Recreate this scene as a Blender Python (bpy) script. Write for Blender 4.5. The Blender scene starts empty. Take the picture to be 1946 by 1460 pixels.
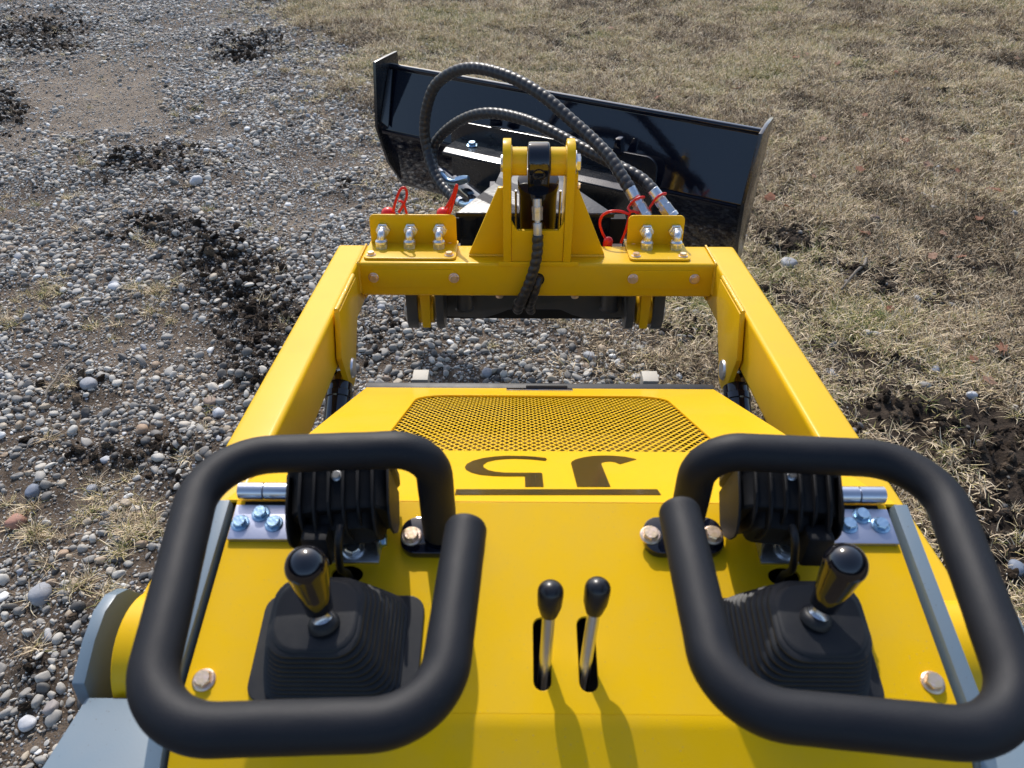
import bpy, bmesh, math, random
import numpy as np
from mathutils import Vector, Matrix, noise

random.seed(7); rng = np.random.default_rng(11)
sc = bpy.context.scene
COL = sc.collection

# ------------------------------------------------------------------ camera
CAM = np.array([-.0375, 0.0, 1.6]); PITCH = math.radians(40); YAW = math.radians(.51)
cam_d = bpy.data.cameras.new('camera'); cam = bpy.data.objects.new('camera', cam_d); COL.objects.link(cam)
cam.location = CAM; cam.rotation_euler = (math.radians(90) - PITCH, 0, YAW)
cam_d.sensor_width = 36; cam_d.lens = 1460 / 1946 * 36; cam_d.clip_start = .02; cam_d.clip_end = 600
cam_d.dof.use_dof = True; cam_d.dof.focus_distance = 1.8; cam_d.dof.aperture_fstop = 13.0
sc.camera = cam

# ------------------------------------------------------------------ world and sun
SUN_EL, SUN_AZ = 41.0, -11.0           # azimuth from straight ahead (+Y), negative = left
w = bpy.data.worlds.new('World'); sc.world = w; w.use_nodes = True
nt = w.node_tree; nt.nodes.clear()
sky = nt.nodes.new('ShaderNodeTexSky'); sky.sky_type = 'NISHITA'; sky.sun_disc = False
sky.sun_elevation = math.radians(SUN_EL); sky.sun_rotation = math.radians(SUN_AZ)
sky.air_density = 1.0; sky.dust_density = 2.2; sky.ozone_density = 1.0; sky.altitude = 300
bg = nt.nodes.new('ShaderNodeBackground'); bg.inputs[1].default_value = .14
wo = nt.nodes.new('ShaderNodeOutputWorld')
nt.links.new(sky.outputs[0], bg.inputs[0]); nt.links.new(bg.outputs[0], wo.inputs[0])
sun_d = bpy.data.lights.new('sun', 'SUN'); sun = bpy.data.objects.new('sun', sun_d); COL.objects.link(sun)
sun_d.energy = 2.4; sun_d.angle = math.radians(.6); sun_d.color = (1, .955, .89)
to_sun = Vector((math.sin(math.radians(SUN_AZ)) * math.cos(math.radians(SUN_EL)),
                 math.cos(math.radians(SUN_AZ)) * math.cos(math.radians(SUN_EL)), math.sin(math.radians(SUN_EL))))
sun.rotation_euler = to_sun.to_track_quat('Z', 'Y').to_euler(); sun.location = (0, 0, 8)
sc.view_settings.view_transform = 'Standard'; sc.view_settings.look = 'None'
sc.view_settings.exposure = .52; sc.view_settings.gamma = 1; sc.view_settings.use_curve_mapping = False

# ------------------------------------------------------------------ geometry of the survey: pixel of the photo -> point on a real plane
FF = 1460.0
_f = np.array([-math.sin(YAW) * math.cos(PITCH), math.cos(YAW) * math.cos(PITCH), -math.sin(PITCH)])
_r = np.array([math.cos(YAW), math.sin(YAW), 0]); _u = np.cross(_r, _f)
def ray(px, py): return _f + (px - 973) / FF * _r - (py - 730) / FF * _u
def onP(px, py, p, n):
    d = ray(px, py); n = np.array(n, float); return CAM + d * ((np.array(p, float) - CAM) @ n) / (d @ n)
def onX(px, py, x): return onP(px, py, (x, 0, 0), (1, 0, 0))
def onY(px, py, y): return onP(px, py, (0, y, 0), (0, 1, 0))
def onZ(px, py, z): return onP(px, py, (0, 0, z), (0, 0, 1))
def project(P):
    q = np.atleast_2d(P) - CAM; z = q @ _f
    return 973 + FF * (q @ _r) / z, 730 - FF * (q @ _u) / z, z

# ------------------------------------------------------------------ materials
def mat(name, base=(.5, .5, .5), rough=.5, metal=0., coat=0., spec=.5, bump=None, vary=None, coat_rough=.08, specks=None):
    m = bpy.data.materials.new(name); m.use_nodes = True
    n = m.node_tree.nodes; l = m.node_tree.links; b = n['Principled BSDF']
    b.inputs['Base Color'].default_value = (*base, 1); b.inputs['Roughness'].default_value = rough
    b.inputs['Metallic'].default_value = metal; b.inputs['Coat Weight'].default_value = coat
    b.inputs['Coat Roughness'].default_value = coat_rough; b.inputs['Specular IOR Level'].default_value = spec
    tc = n.new('ShaderNodeTexCoord')
    if vary:                                    # (scale, other colour, amount, rough_delta)
        sc_, col2, amt, dr = vary
        nz = n.new('ShaderNodeTexNoise'); nz.inputs['Scale'].default_value = sc_; nz.inputs['Detail'].default_value = 6
        nz.inputs['Roughness'].default_value = .65
        l.new(tc.outputs['Object'], nz.inputs['Vector'])
        rp = n.new('ShaderNodeMapRange'); rp.inputs[1].default_value = .42; rp.inputs[2].default_value = .72
        rp.inputs[3].default_value = 0; rp.inputs[4].default_value = amt
        l.new(nz.outputs[0], rp.inputs[0])
        mx = n.new('ShaderNodeMix'); mx.data_type = 'RGBA'
        mx.inputs[6].default_value = (*base, 1); mx.inputs[7].default_value = (*col2, 1)
        l.new(rp.outputs[0], mx.inputs[0]); l.new(mx.outputs[2], b.inputs['Base Color'])
        if dr:
            ad = n.new('ShaderNodeMath'); ad.operation = 'MULTIPLY_ADD'; ad.inputs[1].default_value = dr; ad.inputs[2].default_value = rough
            l.new(rp.outputs[0], ad.inputs[0]); l.new(ad.outputs[0], b.inputs['Roughness'])
    if specks:                                  # (scale, colour, reach): sparse dust specks, clumped by a slow noise
        vo = n.new('ShaderNodeTexVoronoi'); vo.inputs['Scale'].default_value = specks[0]; l.new(tc.outputs['Object'], vo.inputs['Vector'])
        nq = n.new('ShaderNodeTexNoise'); nq.inputs['Scale'].default_value = 11; nq.inputs['Detail'].default_value = 4; l.new(tc.outputs['Object'], nq.inputs['Vector'])
        th = n.new('ShaderNodeMath'); th.operation = 'MULTIPLY'; th.inputs[1].default_value = specks[2]; l.new(nq.outputs[0], th.inputs[0])
        lt = n.new('ShaderNodeMath'); lt.operation = 'LESS_THAN'; l.new(vo.outputs['Distance'], lt.inputs[0]); l.new(th.outputs[0], lt.inputs[1])
        hf = n.new('ShaderNodeMath'); hf.operation = 'MULTIPLY'; hf.inputs[1].default_value = .5; l.new(lt.outputs[0], hf.inputs[0])
        m3 = n.new('ShaderNodeMix'); m3.data_type = 'RGBA'; l.new(hf.outputs[0], m3.inputs[0]); m3.inputs[7].default_value = (*specks[1], 1)
        if vary: l.new(mx.outputs[2], m3.inputs[6])
        else: m3.inputs[6].default_value = (*base, 1)
        l.new(m3.outputs[2], b.inputs['Base Color'])
    if bump:                                    # (scale, strength, distance)
        nz = n.new('ShaderNodeTexNoise'); nz.inputs['Scale'].default_value = bump[0]; nz.inputs['Detail'].default_value = 3
        l.new(tc.outputs['Object'], nz.inputs['Vector'])
        bp = n.new('ShaderNodeBump'); bp.inputs['Strength'].default_value = bump[1]; bp.inputs['Distance'].default_value = bump[2]
        l.new(nz.outputs[0], bp.inputs['Height']); l.new(bp.outputs[0], b.inputs['Normal'])
        if coat: l.new(bp.outputs[0], b.inputs['Coat Normal'])
    return m

M = dict(
    yellow=mat('yellow_paint', (.80, .475, .003), .42, coat=.26, coat_rough=.22, spec=.12, bump=(420, .10, .0006), vary=(9, (.72, .44, .02), .7, .15), specks=(170, (.42, .30, .12), .16)),
    weld=mat('weld_yellow', (.80, .48, .01), .4, coat=.3, bump=(300, .6, .002)),
    console=mat('yellow_satin', (.80, .475, .003), .42, coat=.0, coat_rough=.3, spec=.12, bump=(900, .08, .0004), vary=(14, (.72, .44, .03), .7, .15), specks=(230, (.45, .33, .14), .15)),
    grey=mat('blue_grey_paint', (.155, .215, .265), .42, coat=.2, coat_rough=.25, bump=(500, .1, .0006), vary=(12, (.19, .23, .26), .5, .1), specks=(150, (.10, .09, .08), .16)),
    dgrey=mat('charcoal_paint', (.045, .052, .06), .4, coat=.2, vary=(15, (.09, .08, .07), .5, .2)),
    gloss=mat('gloss_black_paint', (.0045, .006, .013), .07, coat=.35, coat_rough=.03, bump=(60, .06, .0012), specks=(150, (.10, .085, .07), .17)),
    frameblk=mat('black_frame_paint', (.012, .013, .017), .24, coat=.6, coat_rough=.17, bump=(350, .25, .0008), vary=(20, (.03, .03, .03), .5, .15)),
    deep=mat('interior_black', (.004, .004, .004), .8),  # near-black that stands in for shade in hollows and undersides
    foam=mat('foam_grip', (.0065, .0075, .0115), .56, spec=.32, bump=(1500, .4, .0005), vary=(26, (.014, .014, .017), .6, .12), specks=(260, (.07, .065, .06), .12)),
    rubber=mat('moulded_rubber', (.009, .010, .013), .48, spec=.4, bump=(900, .12, .0004), vary=(40, (.035, .033, .03), .4, .15)),
    plastic=mat('cast_black_housing', (.013, .013, .015), .58, spec=.2, bump=(1300, .25, .0005), vary=(50, (.034, .034, .034), .5, .1)),
    knob=mat('polished_black_knob', (.006, .006, .009), .13, coat=.8, coat_rough=.06),
    satin=mat('satin_black_knob', (.012, .012, .015), .3),
    hose=mat('spiral_wrap_black', (.022, .022, .024), .38, bump=(500, .15, .0005)),
    zinc=mat('zinc_plate', (.80, .81, .82), .34, metal=1, bump=(250, .15, .0006), vary=(120, (.48, .50, .53), .6, .15)),
    dull=mat('crimp_zinc', (.50, .52, .55), .36, metal=.55, bump=(250, .15, .0006)),
    steel=mat('brushed_steel', (.62, .64, .70), .3, metal=1, bump=(200, .1, .0005)),
    hingepl=mat('hinge_leaf_zinc', (.48, .50, .60), .42, metal=1, bump=(300, .12, .0005)),
    bluezinc=mat('blue_zinc_bolt', (.42, .60, .76), .3, metal=1, bump=(350, .35, .001)),
    yzinc=mat('yellow_zinc_bolt', (.86, .66, .42), .30, metal=.85, bump=(300, .3, .0008), vary=(160, (.88, .66, .66), .9, .05)),
    red=mat('red_cap_plastic', (.72, .015, .012), .35, bump=(400, .08, .0004)),
    beige=mat('beige_bumper_rubber', (.50, .46, .38), .6, bump=(500, .15, .0004)),
    chrome=mat('chrome_latch', (.75, .75, .78), .1, metal=1),
    decal=mat('dark_decal', (.05, .030, .002), .25, coat=.3, vary=(6, (.06, .036, .002), .6, .05)),
    print=mat('stamped_mark', (.30, .15, .10), .5, metal=.6),
    wood=mat('twig_bark', (.16, .13, .10), .8, bump=(200, .6, .002), vary=(60, (.3, .27, .22), .7, 0)),
)

# ------------------------------------------------------------------ object helpers
WLOC = {}
def tag(o, label=None, cat=None, group=None, kind=None):
    if label: o['label'] = label
    if cat: o['category'] = cat
    if group: o['group'] = group
    if kind: o['kind'] = kind
    return o
def empty(name, loc, label, cat, group=None):
    o = bpy.data.objects.new(name, None); COL.objects.link(o); o.location = loc; WLOC[o] = Vector(loc)
    o.empty_display_size = .1
    return tag(o, label, cat, group)
def place(name, me, m, parent=None, sharp=40):
    """a mesh in world coordinates becomes one object with its origin at its own middle"""
    n = len(me.vertices); co = np.empty(n * 3, np.float32); me.vertices.foreach_get('co', co); co = co.reshape(-1, 3)
    c = (co.min(0) + co.max(0)) / 2; co -= c; me.vertices.foreach_set('co', co.ravel()); me.update()
    if m and not me.materials: me.materials.append(m)
    if sharp is not None:
        me.polygons.foreach_set('use_smooth', [True] * len(me.polygons)); me.set_sharp_from_angle(angle=math.radians(sharp))
    o = bpy.data.objects.new(name, me); COL.objects.link(o)
    WLOC[o] = Vector(c)
    if parent is not None: o.parent = parent; o.location = Vector(c) - WLOC[parent]
    else: o.location = c
    return o
def put(name, bm, m, parent=None, sharp=40):
    bmesh.ops.recalc_face_normals(bm, faces=bm.faces)
    me = bpy.data.meshes.new(name); bm.to_mesh(me); bm.free(); return place(name, me, m, parent, sharp)
def dup(src, name, pos, rot, parent, scale=1):
    """copy one piece to a world position; rot is a Matrix; its children come along"""
    o = src.copy(); o.name = name; COL.objects.link(o); o.parent = parent; WLOC[o] = Vector(pos)
    o.matrix_local = Matrix.Translation(Vector(pos) - (WLOC[parent] if parent else Vector())) @ rot.to_4x4() @ Matrix.Scale(scale, 4)
    return o
def frame(ax, up=(0, 0, 1)):
    """rotation whose local Z runs along ax"""
    z = Vector(ax).normalized(); x = Vector(up).cross(z)
    if x.length < 1e-4: x = Vector((1, 0, 0)).cross(z)
    if x.length < 1e-4: x = Vector((0, 1, 0)).cross(z)
    x.normalize(); y = z.cross(x); return Matrix((x, y, z)).transposed()
def bevel(bm, wdt, seg=2, ang=25):
    es = [e for e in bm.edges if len(e.link_faces) == 2 and e.calc_face_angle(0) > math.radians(ang)]
    if es and wdt > 0: bmesh.ops.bevel(bm, geom=es, offset=wdt, segments=seg, affect='EDGES', profile=.6, clamp_overlap=True)
def box_bm(bm, c, half, R=None, bev=.0):
    b2 = bmesh.new(); R = R or Matrix.Identity(3)
    vs = []
    for sx in (-1, 1):
        for sy in (-1, 1):
            for sz in (-1, 1): vs.append(b2.verts.new(Vector(c) + R @ Vector((sx * half[0], sy * half[1], sz * half[2]))))
    for f in ((0, 1, 3, 2), (4, 6, 7, 5), (0, 4, 5, 1), (2, 3, 7, 6), (0, 2, 6, 4), (1, 5, 7, 3)): b2.faces.new([vs[i] for i in f])
    bmesh.ops.recalc_face_normals(b2, faces=b2.faces)
    bevel(b2, bev); merge(bm, b2)
def merge(bm, b2):
    me = bpy.data.meshes.new('tmp'); b2.to_mesh(me); b2.free(); bm.from_mesh(me); bpy.data.meshes.remove(me)
def prism_bm(bm, pts, vec, bev=.0, seg=2):
    b2 = bmesh.new(); v = Vector(vec)
    a = [b2.verts.new(Vector(p)) for p in pts]; b = [b2.verts.new(Vector(p) + v) for p in pts]
    b2.faces.new(a); b2.faces.new(b[::-1]); n = len(a)
    for i in range(n): b2.faces.new((a[i], b[i], b[(i + 1) % n], a[(i + 1) % n]))
    bmesh.ops.recalc_face_normals(b2, faces=b2.faces); bevel(b2, bev, seg); merge(bm, b2)
def lathe_bm(bm, prof, o, R, n=24, hexpart=None):
    """prof: list of (z, r) or (z, r, sides)"""
    rings = []
    o = Vector(o)
    for p in prof:
        z, r = p[0], p[1]
        row = []
        for k in range(n):
            a = 2 * math.pi * k / n; rr = r
            if len(p) > 2:
                s = p[2]; sec = 2 * math.pi / s; rr = r * math.cos(sec / 2) / math.cos(((a + sec / 2) % sec) - sec / 2)
            row.append(bm.verts.new(o + R @ Vector((rr * math.cos(a), rr * math.sin(a), z))))
        rings.append(row)
    for i in range(len(rings) - 1):
        for k in range(n): bm.faces.new((rings[i][k], rings[i][(k + 1) % n], rings[i + 1][(k + 1) % n], rings[i + 1][k]))
    bm.faces.new(rings[0][::-1]); bm.faces.new(rings[-1])
def tube_bm(bm, pts, rad, n=16, radf=None, cap=True, oval=None):
    pts = [Vector(p) for p in pts]; N = len(pts)
    T = [(pts[min(i + 1, N - 1)] - pts[max(i - 1, 0)]).normalized() for i in range(N)]
    x = T[0].orthogonal().normalized(); s = 0; rings = []
    for i in range(N):
        if i: s += (pts[i] - pts[i - 1]).length; x = (x - T[i] * x.dot(T[i])).normalized()
        y = T[i].cross(x); row = []
        for k in range(n):
            a = 2 * math.pi * k / n; r = radf(s, a) if radf else rad
            row.append(bm.verts.new(pts[i] + (x * math.cos(a) + y * math.sin(a)) * r))
        rings.append(row)
    for i in range(N - 1):
        for k in range(n): bm.faces.new((rings[i][k], rings[i][(k + 1) % n], rings[i + 1][(k + 1) % n], rings[i + 1][k]))
    if cap: bm.faces.new(rings[0][::-1]); bm.faces.new(rings[-1])
def spline(pts, n=12, closed=False):
    P = [Vector(p) for p in pts]; out = []
    for i in range(len(P) - 1):
        p0 = P[max(i - 1, 0)]; p1 = P[i]; p2 = P[i + 1]; p3 = P[min(i + 2, len(P) - 1)]
        for k in range(n):
            t = k / n
            out.append(.5 * ((2 * p1) + (p2 - p0) * t + (2 * p0 - 5 * p1 + 4 * p2 - p3) * t * t + (3 * p1 - p0 - 3 * p2 + p3) * t ** 3))
    out.append(P[-1]); return out
def resample(pts, step):
    out = [pts[0]]; acc = 0
    for a, b in zip(pts[:-1], pts[1:]):
        L = (b - a).length; d = step - acc
        while d <= L: out.append(a + (b - a) * (d / L)); d += step
        acc = (acc + L) % step if L else acc
        acc = L - (d - step)
    out.append(pts[-1]); return out
def fillet3(corners, radii, n=10):
    P = [Vector(c) for c in corners]; out = [P[0]]
    for i in range(1, len(P) - 1):
        a = (P[i - 1] - P[i]).normalized(); b = (P[i + 1] - P[i]).normalized(); r = radii[i - 1]
        h = a.angle(b) / 2; t = r / math.tan(h); t = min(t, (P[i - 1] - P[i]).length * .49, (P[i + 1] - P[i]).length * .49)
        rr = t * math.tan(h); c = P[i] + (a + b).normalized() * (rr / math.sin(h)); s = P[i] + a * t; e = P[i] + b * t
        u = (s - c); v = (e - c); th = u.angle(v)
        for k in range(n + 1):
            f = k / n; out.append(c + (u * math.sin((1 - f) * th) + v * math.sin(f * th)) / math.sin(th))
    out.append(P[-1]); return out
def fillet2(poly, r, n=6):
    P = [Vector((p[0], p[1], 0)) for p in poly]; N = len(P); out = []
    R = r if isinstance(r, (list, tuple)) else [r] * N
    for i in range(N):
        if R[i] <= 0: out.append((P[i].x, P[i].y)); continue
        q = fillet3([P[i - 1], P[i], P[(i + 1) % N]], [R[i]], n)[1:-1]; out += [(v.x, v.y) for v in q]
    return out
def plate2d(name, outer, holes, thick, O, X, Y, m, parent, bev=.0006, sharp=35, N=None):
    """flat plate with holes; outline in local X/Y, its top face in the plane, thickness below"""
    cu = bpy.data.curves.new('c', 'CURVE'); cu.dimensions = '2D'; cu.fill_mode = 'BOTH'
    cu.extrude = thick / 2 - bev; cu.bevel_depth = bev; cu.bevel_resolution = 1
    cu.offset = -bev
    for k, lp in enumerate([outer] + holes):
        sp = cu.splines.new('POLY'); sp.points.add(len(lp) - 1); sp.use_cyclic_u = True
        for i, p in enumerate(lp): sp.points[i].co = (p[0], p[1], 0, 1)
    o = bpy.data.objects.new('c', cu); COL.objects.link(o); dg = bpy.context.evaluated_depsgraph_get(); dg.update()
    me = bpy.data.meshes.new_from_object(o.evaluated_get(dg)); bpy.data.objects.remove(o); bpy.data.curves.remove(cu)
    me.name = name; me.materials.clear()
    X = Vector(X).normalized(); Y = Vector(Y).normalized(); Z = X.cross(Y)
    flip = N is not None and Z.dot(Vector(N)) < 0
    if flip: Z = -Z
    Mx = Matrix.Translation(Vector(O) - Z * thick / 2) @ Matrix((X, Y, Z)).transposed().to_4x4(); me.transform(Mx)
    if flip: me.flip_normals()
    return place(name, me, m, parent, sharp)
def rrect(cx, cy, hx, hy, r, n=6): return fillet2([(cx - hx, cy - hy), (cx + hx, cy - hy), (cx + hx, cy + hy), (cx - hx, cy + hy)], r, n)

# ================================================================== THE GROUND
# masks of the ground, laid out where they lie on the lot: (photo column, row, half width, half height, weight)
CLOD = [(480, 92, 90, 26, 1), (60, 70, 120, 42, .9), (20, 215, 45, 35, .9), (290, 310, 110, 32, .9), (230, 335, 70, 22, .7),
        (350, 430, 100, 28, 1.3), (440, 520, 85, 65, 1.4), (475, 620, 75, 95, 1.6), (250, 860, 200, 22, 1.0), (60, 850, 80, 26, .7), (700, 650, 60, 60, .5), (500, 700, 60, 55, 1.0), (380, 560, 40, 26, .6),
        (300, 850, 150, 26, .8), (130, 740, 70, 35, .5), (330, 905, 60, 26, .6), (60, 1270, 80, 70, .7), (150, 1180, 60, 50, .5),
        (1480, 450, 70, 22, .8), (1600, 520, 90, 26, .7), (1780, 510, 120, 24, .6), (1740, 790, 110, 40, .9), (1850, 860, 150, 70, 1.7), (1720, 800, 120, 55, 1.6), (1940, 1000, 100, 110, 1.7), (1500, 470, 90, 26, 1.3), (1640, 530, 110, 22, 1.0), (1480, 560, 40, 40, .6),
        (1900, 960, 110, 90, 1.3), (1660, 765, 90, 50, 1.1), (1760, 830, 150, 60, 1.1), (1880, 1060, 90, 90, 1.0), (1700, 690, 60, 40, .5), (1560, 620, 40, 60, .3), (1330, 620, 60, 60, .4), (1800, 190, 110, 24, .4),
        (760, 620, 60, 40, .3), (640, 360, 40, 22, .4), (1280, 640, 60, 30, .4)]
GRASSP = [(75, 560, 55, 26, 1), (25, 600, 40, 22, .8), (320, 560, 60, 22, .8), (300, 590, 40, 16, .6), (180, 620, 70, 30, .4), (130, 725, 45, 22, .8),
          (190, 900, 50, 26, 1), (185, 950, 60, 30, 1.1), (90, 1010, 90, 36, 1.0), (270, 1010, 60, 40, 1.1), (120, 1090, 60, 30, .7),
          (190, 1150, 60, 50, .9), (70, 1250, 45, 30, .7), (250, 1070, 40, 36, .9), (20, 960, 40, 40, .8), (570, 20, 60, 22, .8),
          (640, 60, 60, 24, .8), (560, 130, 60, 20, .4), (590, 220, 60, 26, .3), (110, 380, 70, 20, .3), (1040, 620, 60, 26, .5),
          (360, 285, 26, 10, .6), (400, 60, 50, 14, .3), (750, 200, 60, 60, .5)]
TRACK = [(190, 180, 170, 90, 1.3), (60, 250, 90, 60, .9), (420, 230, 70, 60, .6), (120, 20, 200, 30, .8), (400, 20, 120, 26, .6), (620, 400, 90, 40, .6), (230, 640, 120, 26, .6), (130, 60, 120, 30, .5), (90, 240, 90, 40, .8), (330, 230, 60, 60, .4), (260, 400, 120, 26, .4), (560, 420, 80, 40, .7),
         (660, 300, 60, 60, .3), (250, 700, 80, 30, .4), (520, 200, 60, 40, .3), (100, 20, 140, 24, .5), (250, 120, 90, 50, .6), (500, 380, 60, 30, .5), (730, 560, 60, 60, .4)]
def blobs(px, py, L, extra=None):
    v = np.zeros_like(px)
    for (x, y, a, b, wt) in L: v = np.maximum(v, wt * np.exp(-1.1 * (((px - x) / a) ** 2 + ((py - y) / b) ** 2)))
    return v
PERM = rng.permutation(512)
def vnoise(x, y, seed=0):
    xi = np.floor(x).astype(int); yi = np.floor(y).astype(int); fx = x - xi; fy = y - yi
    fx = fx * fx * (3 - 2 * fx); fy = fy * fy * (3 - 2 * fy)
    def h(a, b): return PERM[(PERM[(a + seed * 17) % 512] + b * 7 + seed) % 512] / 511.0
    return (h(xi, yi) * (1 - fx) + h(xi + 1, yi) * fx) * (1 - fy) + (h(xi, yi + 1) * (1 - fx) + h(xi + 1, yi + 1) * fx) * fy
def fbm(x, y, s, o=4, seed=0):
    v = 0; a = 1; t = 0
    for k in range(o): v = v + a * vnoise(x * s + 31.7 * k, y * s + 17.3 * k, seed + k); t += a; a *= .52; s *= 2.03
    return v / t
def zones(x, y):
    px, py, dz = project(np.stack([x, y, np.zeros_like(x)], -1)); far = (dz < .3)
    px = np.where(far, -900, px); py = np.where(far, 3000, py)
    n1 = fbm(x, y, 2.2, 4, 3); n2 = fbm(x, y, 5, 3, 9); n3 = fbm(x, y, 11, 3, 21)
    wob = (n1 - .5) * 520 + (n2 - .5) * 190
    # boundary between gravel (left) and grass (right), in photo columns
    edge = np.interp(py, [-200, 0, 90, 300, 480, 560, 640, 720, 900, 1500], [480, 540, 700, 800, 920, 1170, 1250, 1330, 1470, 1560])
    sharpn = np.interp(py, [0, 700], [90, 130])
    g = 1 / (1 + np.exp(-(px - edge + wob * .45) / sharpn * 2.2))
    clod = np.clip(blobs(px + wob * .25, py + (n2 - .5) * 60, CLOD), 0, 1.2)
    patch = np.clip(blobs(px + (n3 - .5) * 60, py + (n2 - .5) * 40, GRASSP), 0, 1.1)
    track = np.clip(blobs(px + wob * .35 + (n3 - .5) * 90, py + (n2 - .5) * 90, TRACK) * (.45 + .9 * n3), 0, .86)
    return g, clod, patch, track, n1, n2, n3
def height(x, y):
    g, clod, patch, track, n1, n2, n3 = zones(x, y)
    h = (n1 - .5) * .05 + (n2 - .5) * .03
    h = h + clod * (.018 + .05 * (n3 - .4)) - track * .012
    h = h + (fbm(x, y, 26, 3, 5) - .5) * (.010 + .03 * clod + .008 * g)
    return h
def axis_pts(lo, hi, step, far, grow=1.35):
    a = list(np.arange(lo, hi + 1e-6, step)); s = step; p = hi
    while p < far: s *= grow; p += s; a.append(p)
    s = step; p = lo
    while p > -far: s *= grow; p -= s; a.insert(0, p)
    return np.array(a)
gx = axis_pts(-4.6, 4.6, .022, 90); gy = axis_pts(.2, 7.2, .022, 90)
GX, GY = np.meshgrid(gx, gy); fx_, fy_ = GX.ravel(), GY.ravel()
g_, cl_, pa_, tr_, *_n = zones(fx_, fy_)
hz = height(fx_, fy_)
me = bpy.data.meshes.new('ground'); nv = len(fx_); nx = len(gx); ny = len(gy)
me.vertices.add(nv); me.vertices.foreach_set('co', np.stack([fx_, fy_, hz], -1).astype(np.float32).ravel())
ii = (np.arange(ny - 1)[:, None] * nx + np.arange(nx - 1)[None]).ravel()
quads = np.stack([ii, ii + 1, ii + 1 + nx, ii + nx], -1).astype(np.int32)
me.loops.add(quads.size); me.loops.foreach_set('vertex_index', quads.ravel()); me.polygons.add(len(quads))
me.polygons.foreach_set('loop_start', np.arange(0, quads.size, 4, dtype=np.int32))
me.polygons.foreach_set('use_smooth', np.ones(len(quads), bool)); me.update(calc_edges=True)
for nm, arr in (('lawn', g_), ('clod', np.clip(cl_ * 1.5 - .08, 0, 1)), ('packed', tr_), ('patch', pa_)):
    a = me.attributes.new(nm, 'FLOAT', 'POINT'); a.data.foreach_set('value', arr.astype(np.float32))
def ground_material():
    m = bpy.data.materials.new('soil'); m.use_nodes = True; n = m.node_tree.nodes; l = m.node_tree.links; b = n['Principled BSDF']
    b.inputs['Roughness'].default_value = .92; b.inputs['Specular IOR Level'].default_value = .2
    tc = n.new('ShaderNodeTexCoord')
    def nz(s, d=6, r=.65):
        q = n.new('ShaderNodeTexNoise'); q.inputs['Scale'].default_value = s; q.inputs['Detail'].default_value = d; q.inputs['Roughness'].default_value = r
        l.new(tc.outputs['Object'], q.inputs['Vector']); return q.outputs[0]
    def att(k):
        q = n.new('ShaderNodeAttribute'); q.attribute_name = k; return q.outputs['Fac']
    def mix(f, a, c):
        q = n.new('ShaderNodeMix'); q.data_type = 'RGBA'
        if isinstance(f, float): q.inputs[0].default_value = f
        else: l.new(f, q.inputs[0])
        for i, v in ((6, a), (7, c)):
            if isinstance(v, tuple): q.inputs[i].default_value = (*v, 1)
            else: l.new(v, q.inputs[i])
        return q.outputs[2]
    def ramp(s, lo, hi):
        q = n.new('ShaderNodeMapRange'); q.inputs[1].default_value = lo; q.inputs[2].default_value = hi; l.new(s, q.inputs[0]); return q.outputs[0]
    soil = mix(ramp(nz(14), .35, .7), (.060, .043, .030), (.24, .18, .128))
    packed = mix(ramp(nz(60, 8, .75), .35, .68), (.17, .13, .095), (.40, .33, .25))
    dark = mix(ramp(nz(40), .35, .75), (.022, .016, .012), (.085, .062, .044))
    thatch = mix(ramp(nz(55, 7, .75), .35, .7), (.018, .013, .010), (.085, .062, .043))
    c = mix(att('packed'), soil, packed); c = mix(att('lawn'), c, thatch); c = mix(att('clod'), c, dark)
    grit = n.new('ShaderNodeTexVoronoi'); grit.inputs['Scale'].default_value = 150; l.new(tc.outputs['Object'], grit.inputs['Vector'])
    gm = mix(ramp(grit.outputs['Color'], .2, 1.0), (.10, .09, .08), (.36, .34, .32))
    q = n.new('ShaderNodeMath'); q.operation = 'LESS_THAN'; q.inputs[1].default_value = .32; l.new(grit.outputs['Distance'], q.inputs[0])
    q2 = n.new('ShaderNodeMath'); q2.operation = 'SUBTRACT'; q2.inputs[0].default_value = .75; l.new(att('lawn'), q2.inputs[1])
    q3 = n.new('ShaderNodeMath'); q3.operation = 'MULTIPLY'; q3.use_clamp = True; l.new(q.outputs[0], q3.inputs[0]); l.new(q2.outputs[0], q3.inputs[1])
    c = mix(q3.outputs[0], c, gm); l.new(c, b.inputs['Base Color'])
    ad = n.new('ShaderNodeMath'); ad.operation = 'ADD'; l.new(nz(90, 8, .7), ad.inputs[0]); l.new(nz(22), ad.inputs[1])
    bp = n.new('ShaderNodeBump'); bp.inputs['Strength'].default_value = .9; bp.inputs['Distance'].default_value = .012
    l.new(ad.outputs[0], bp.inputs['Height']); l.new(bp.outputs[0], b.inputs['Normal'])
    return m
me.materials.append(ground_material())
ground = bpy.data.objects.new('ground', me); COL.objects.link(ground)
tag(ground, 'bare soil lot with packed dirt, dark churned patches and thatch', 'ground', kind='structure')

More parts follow.
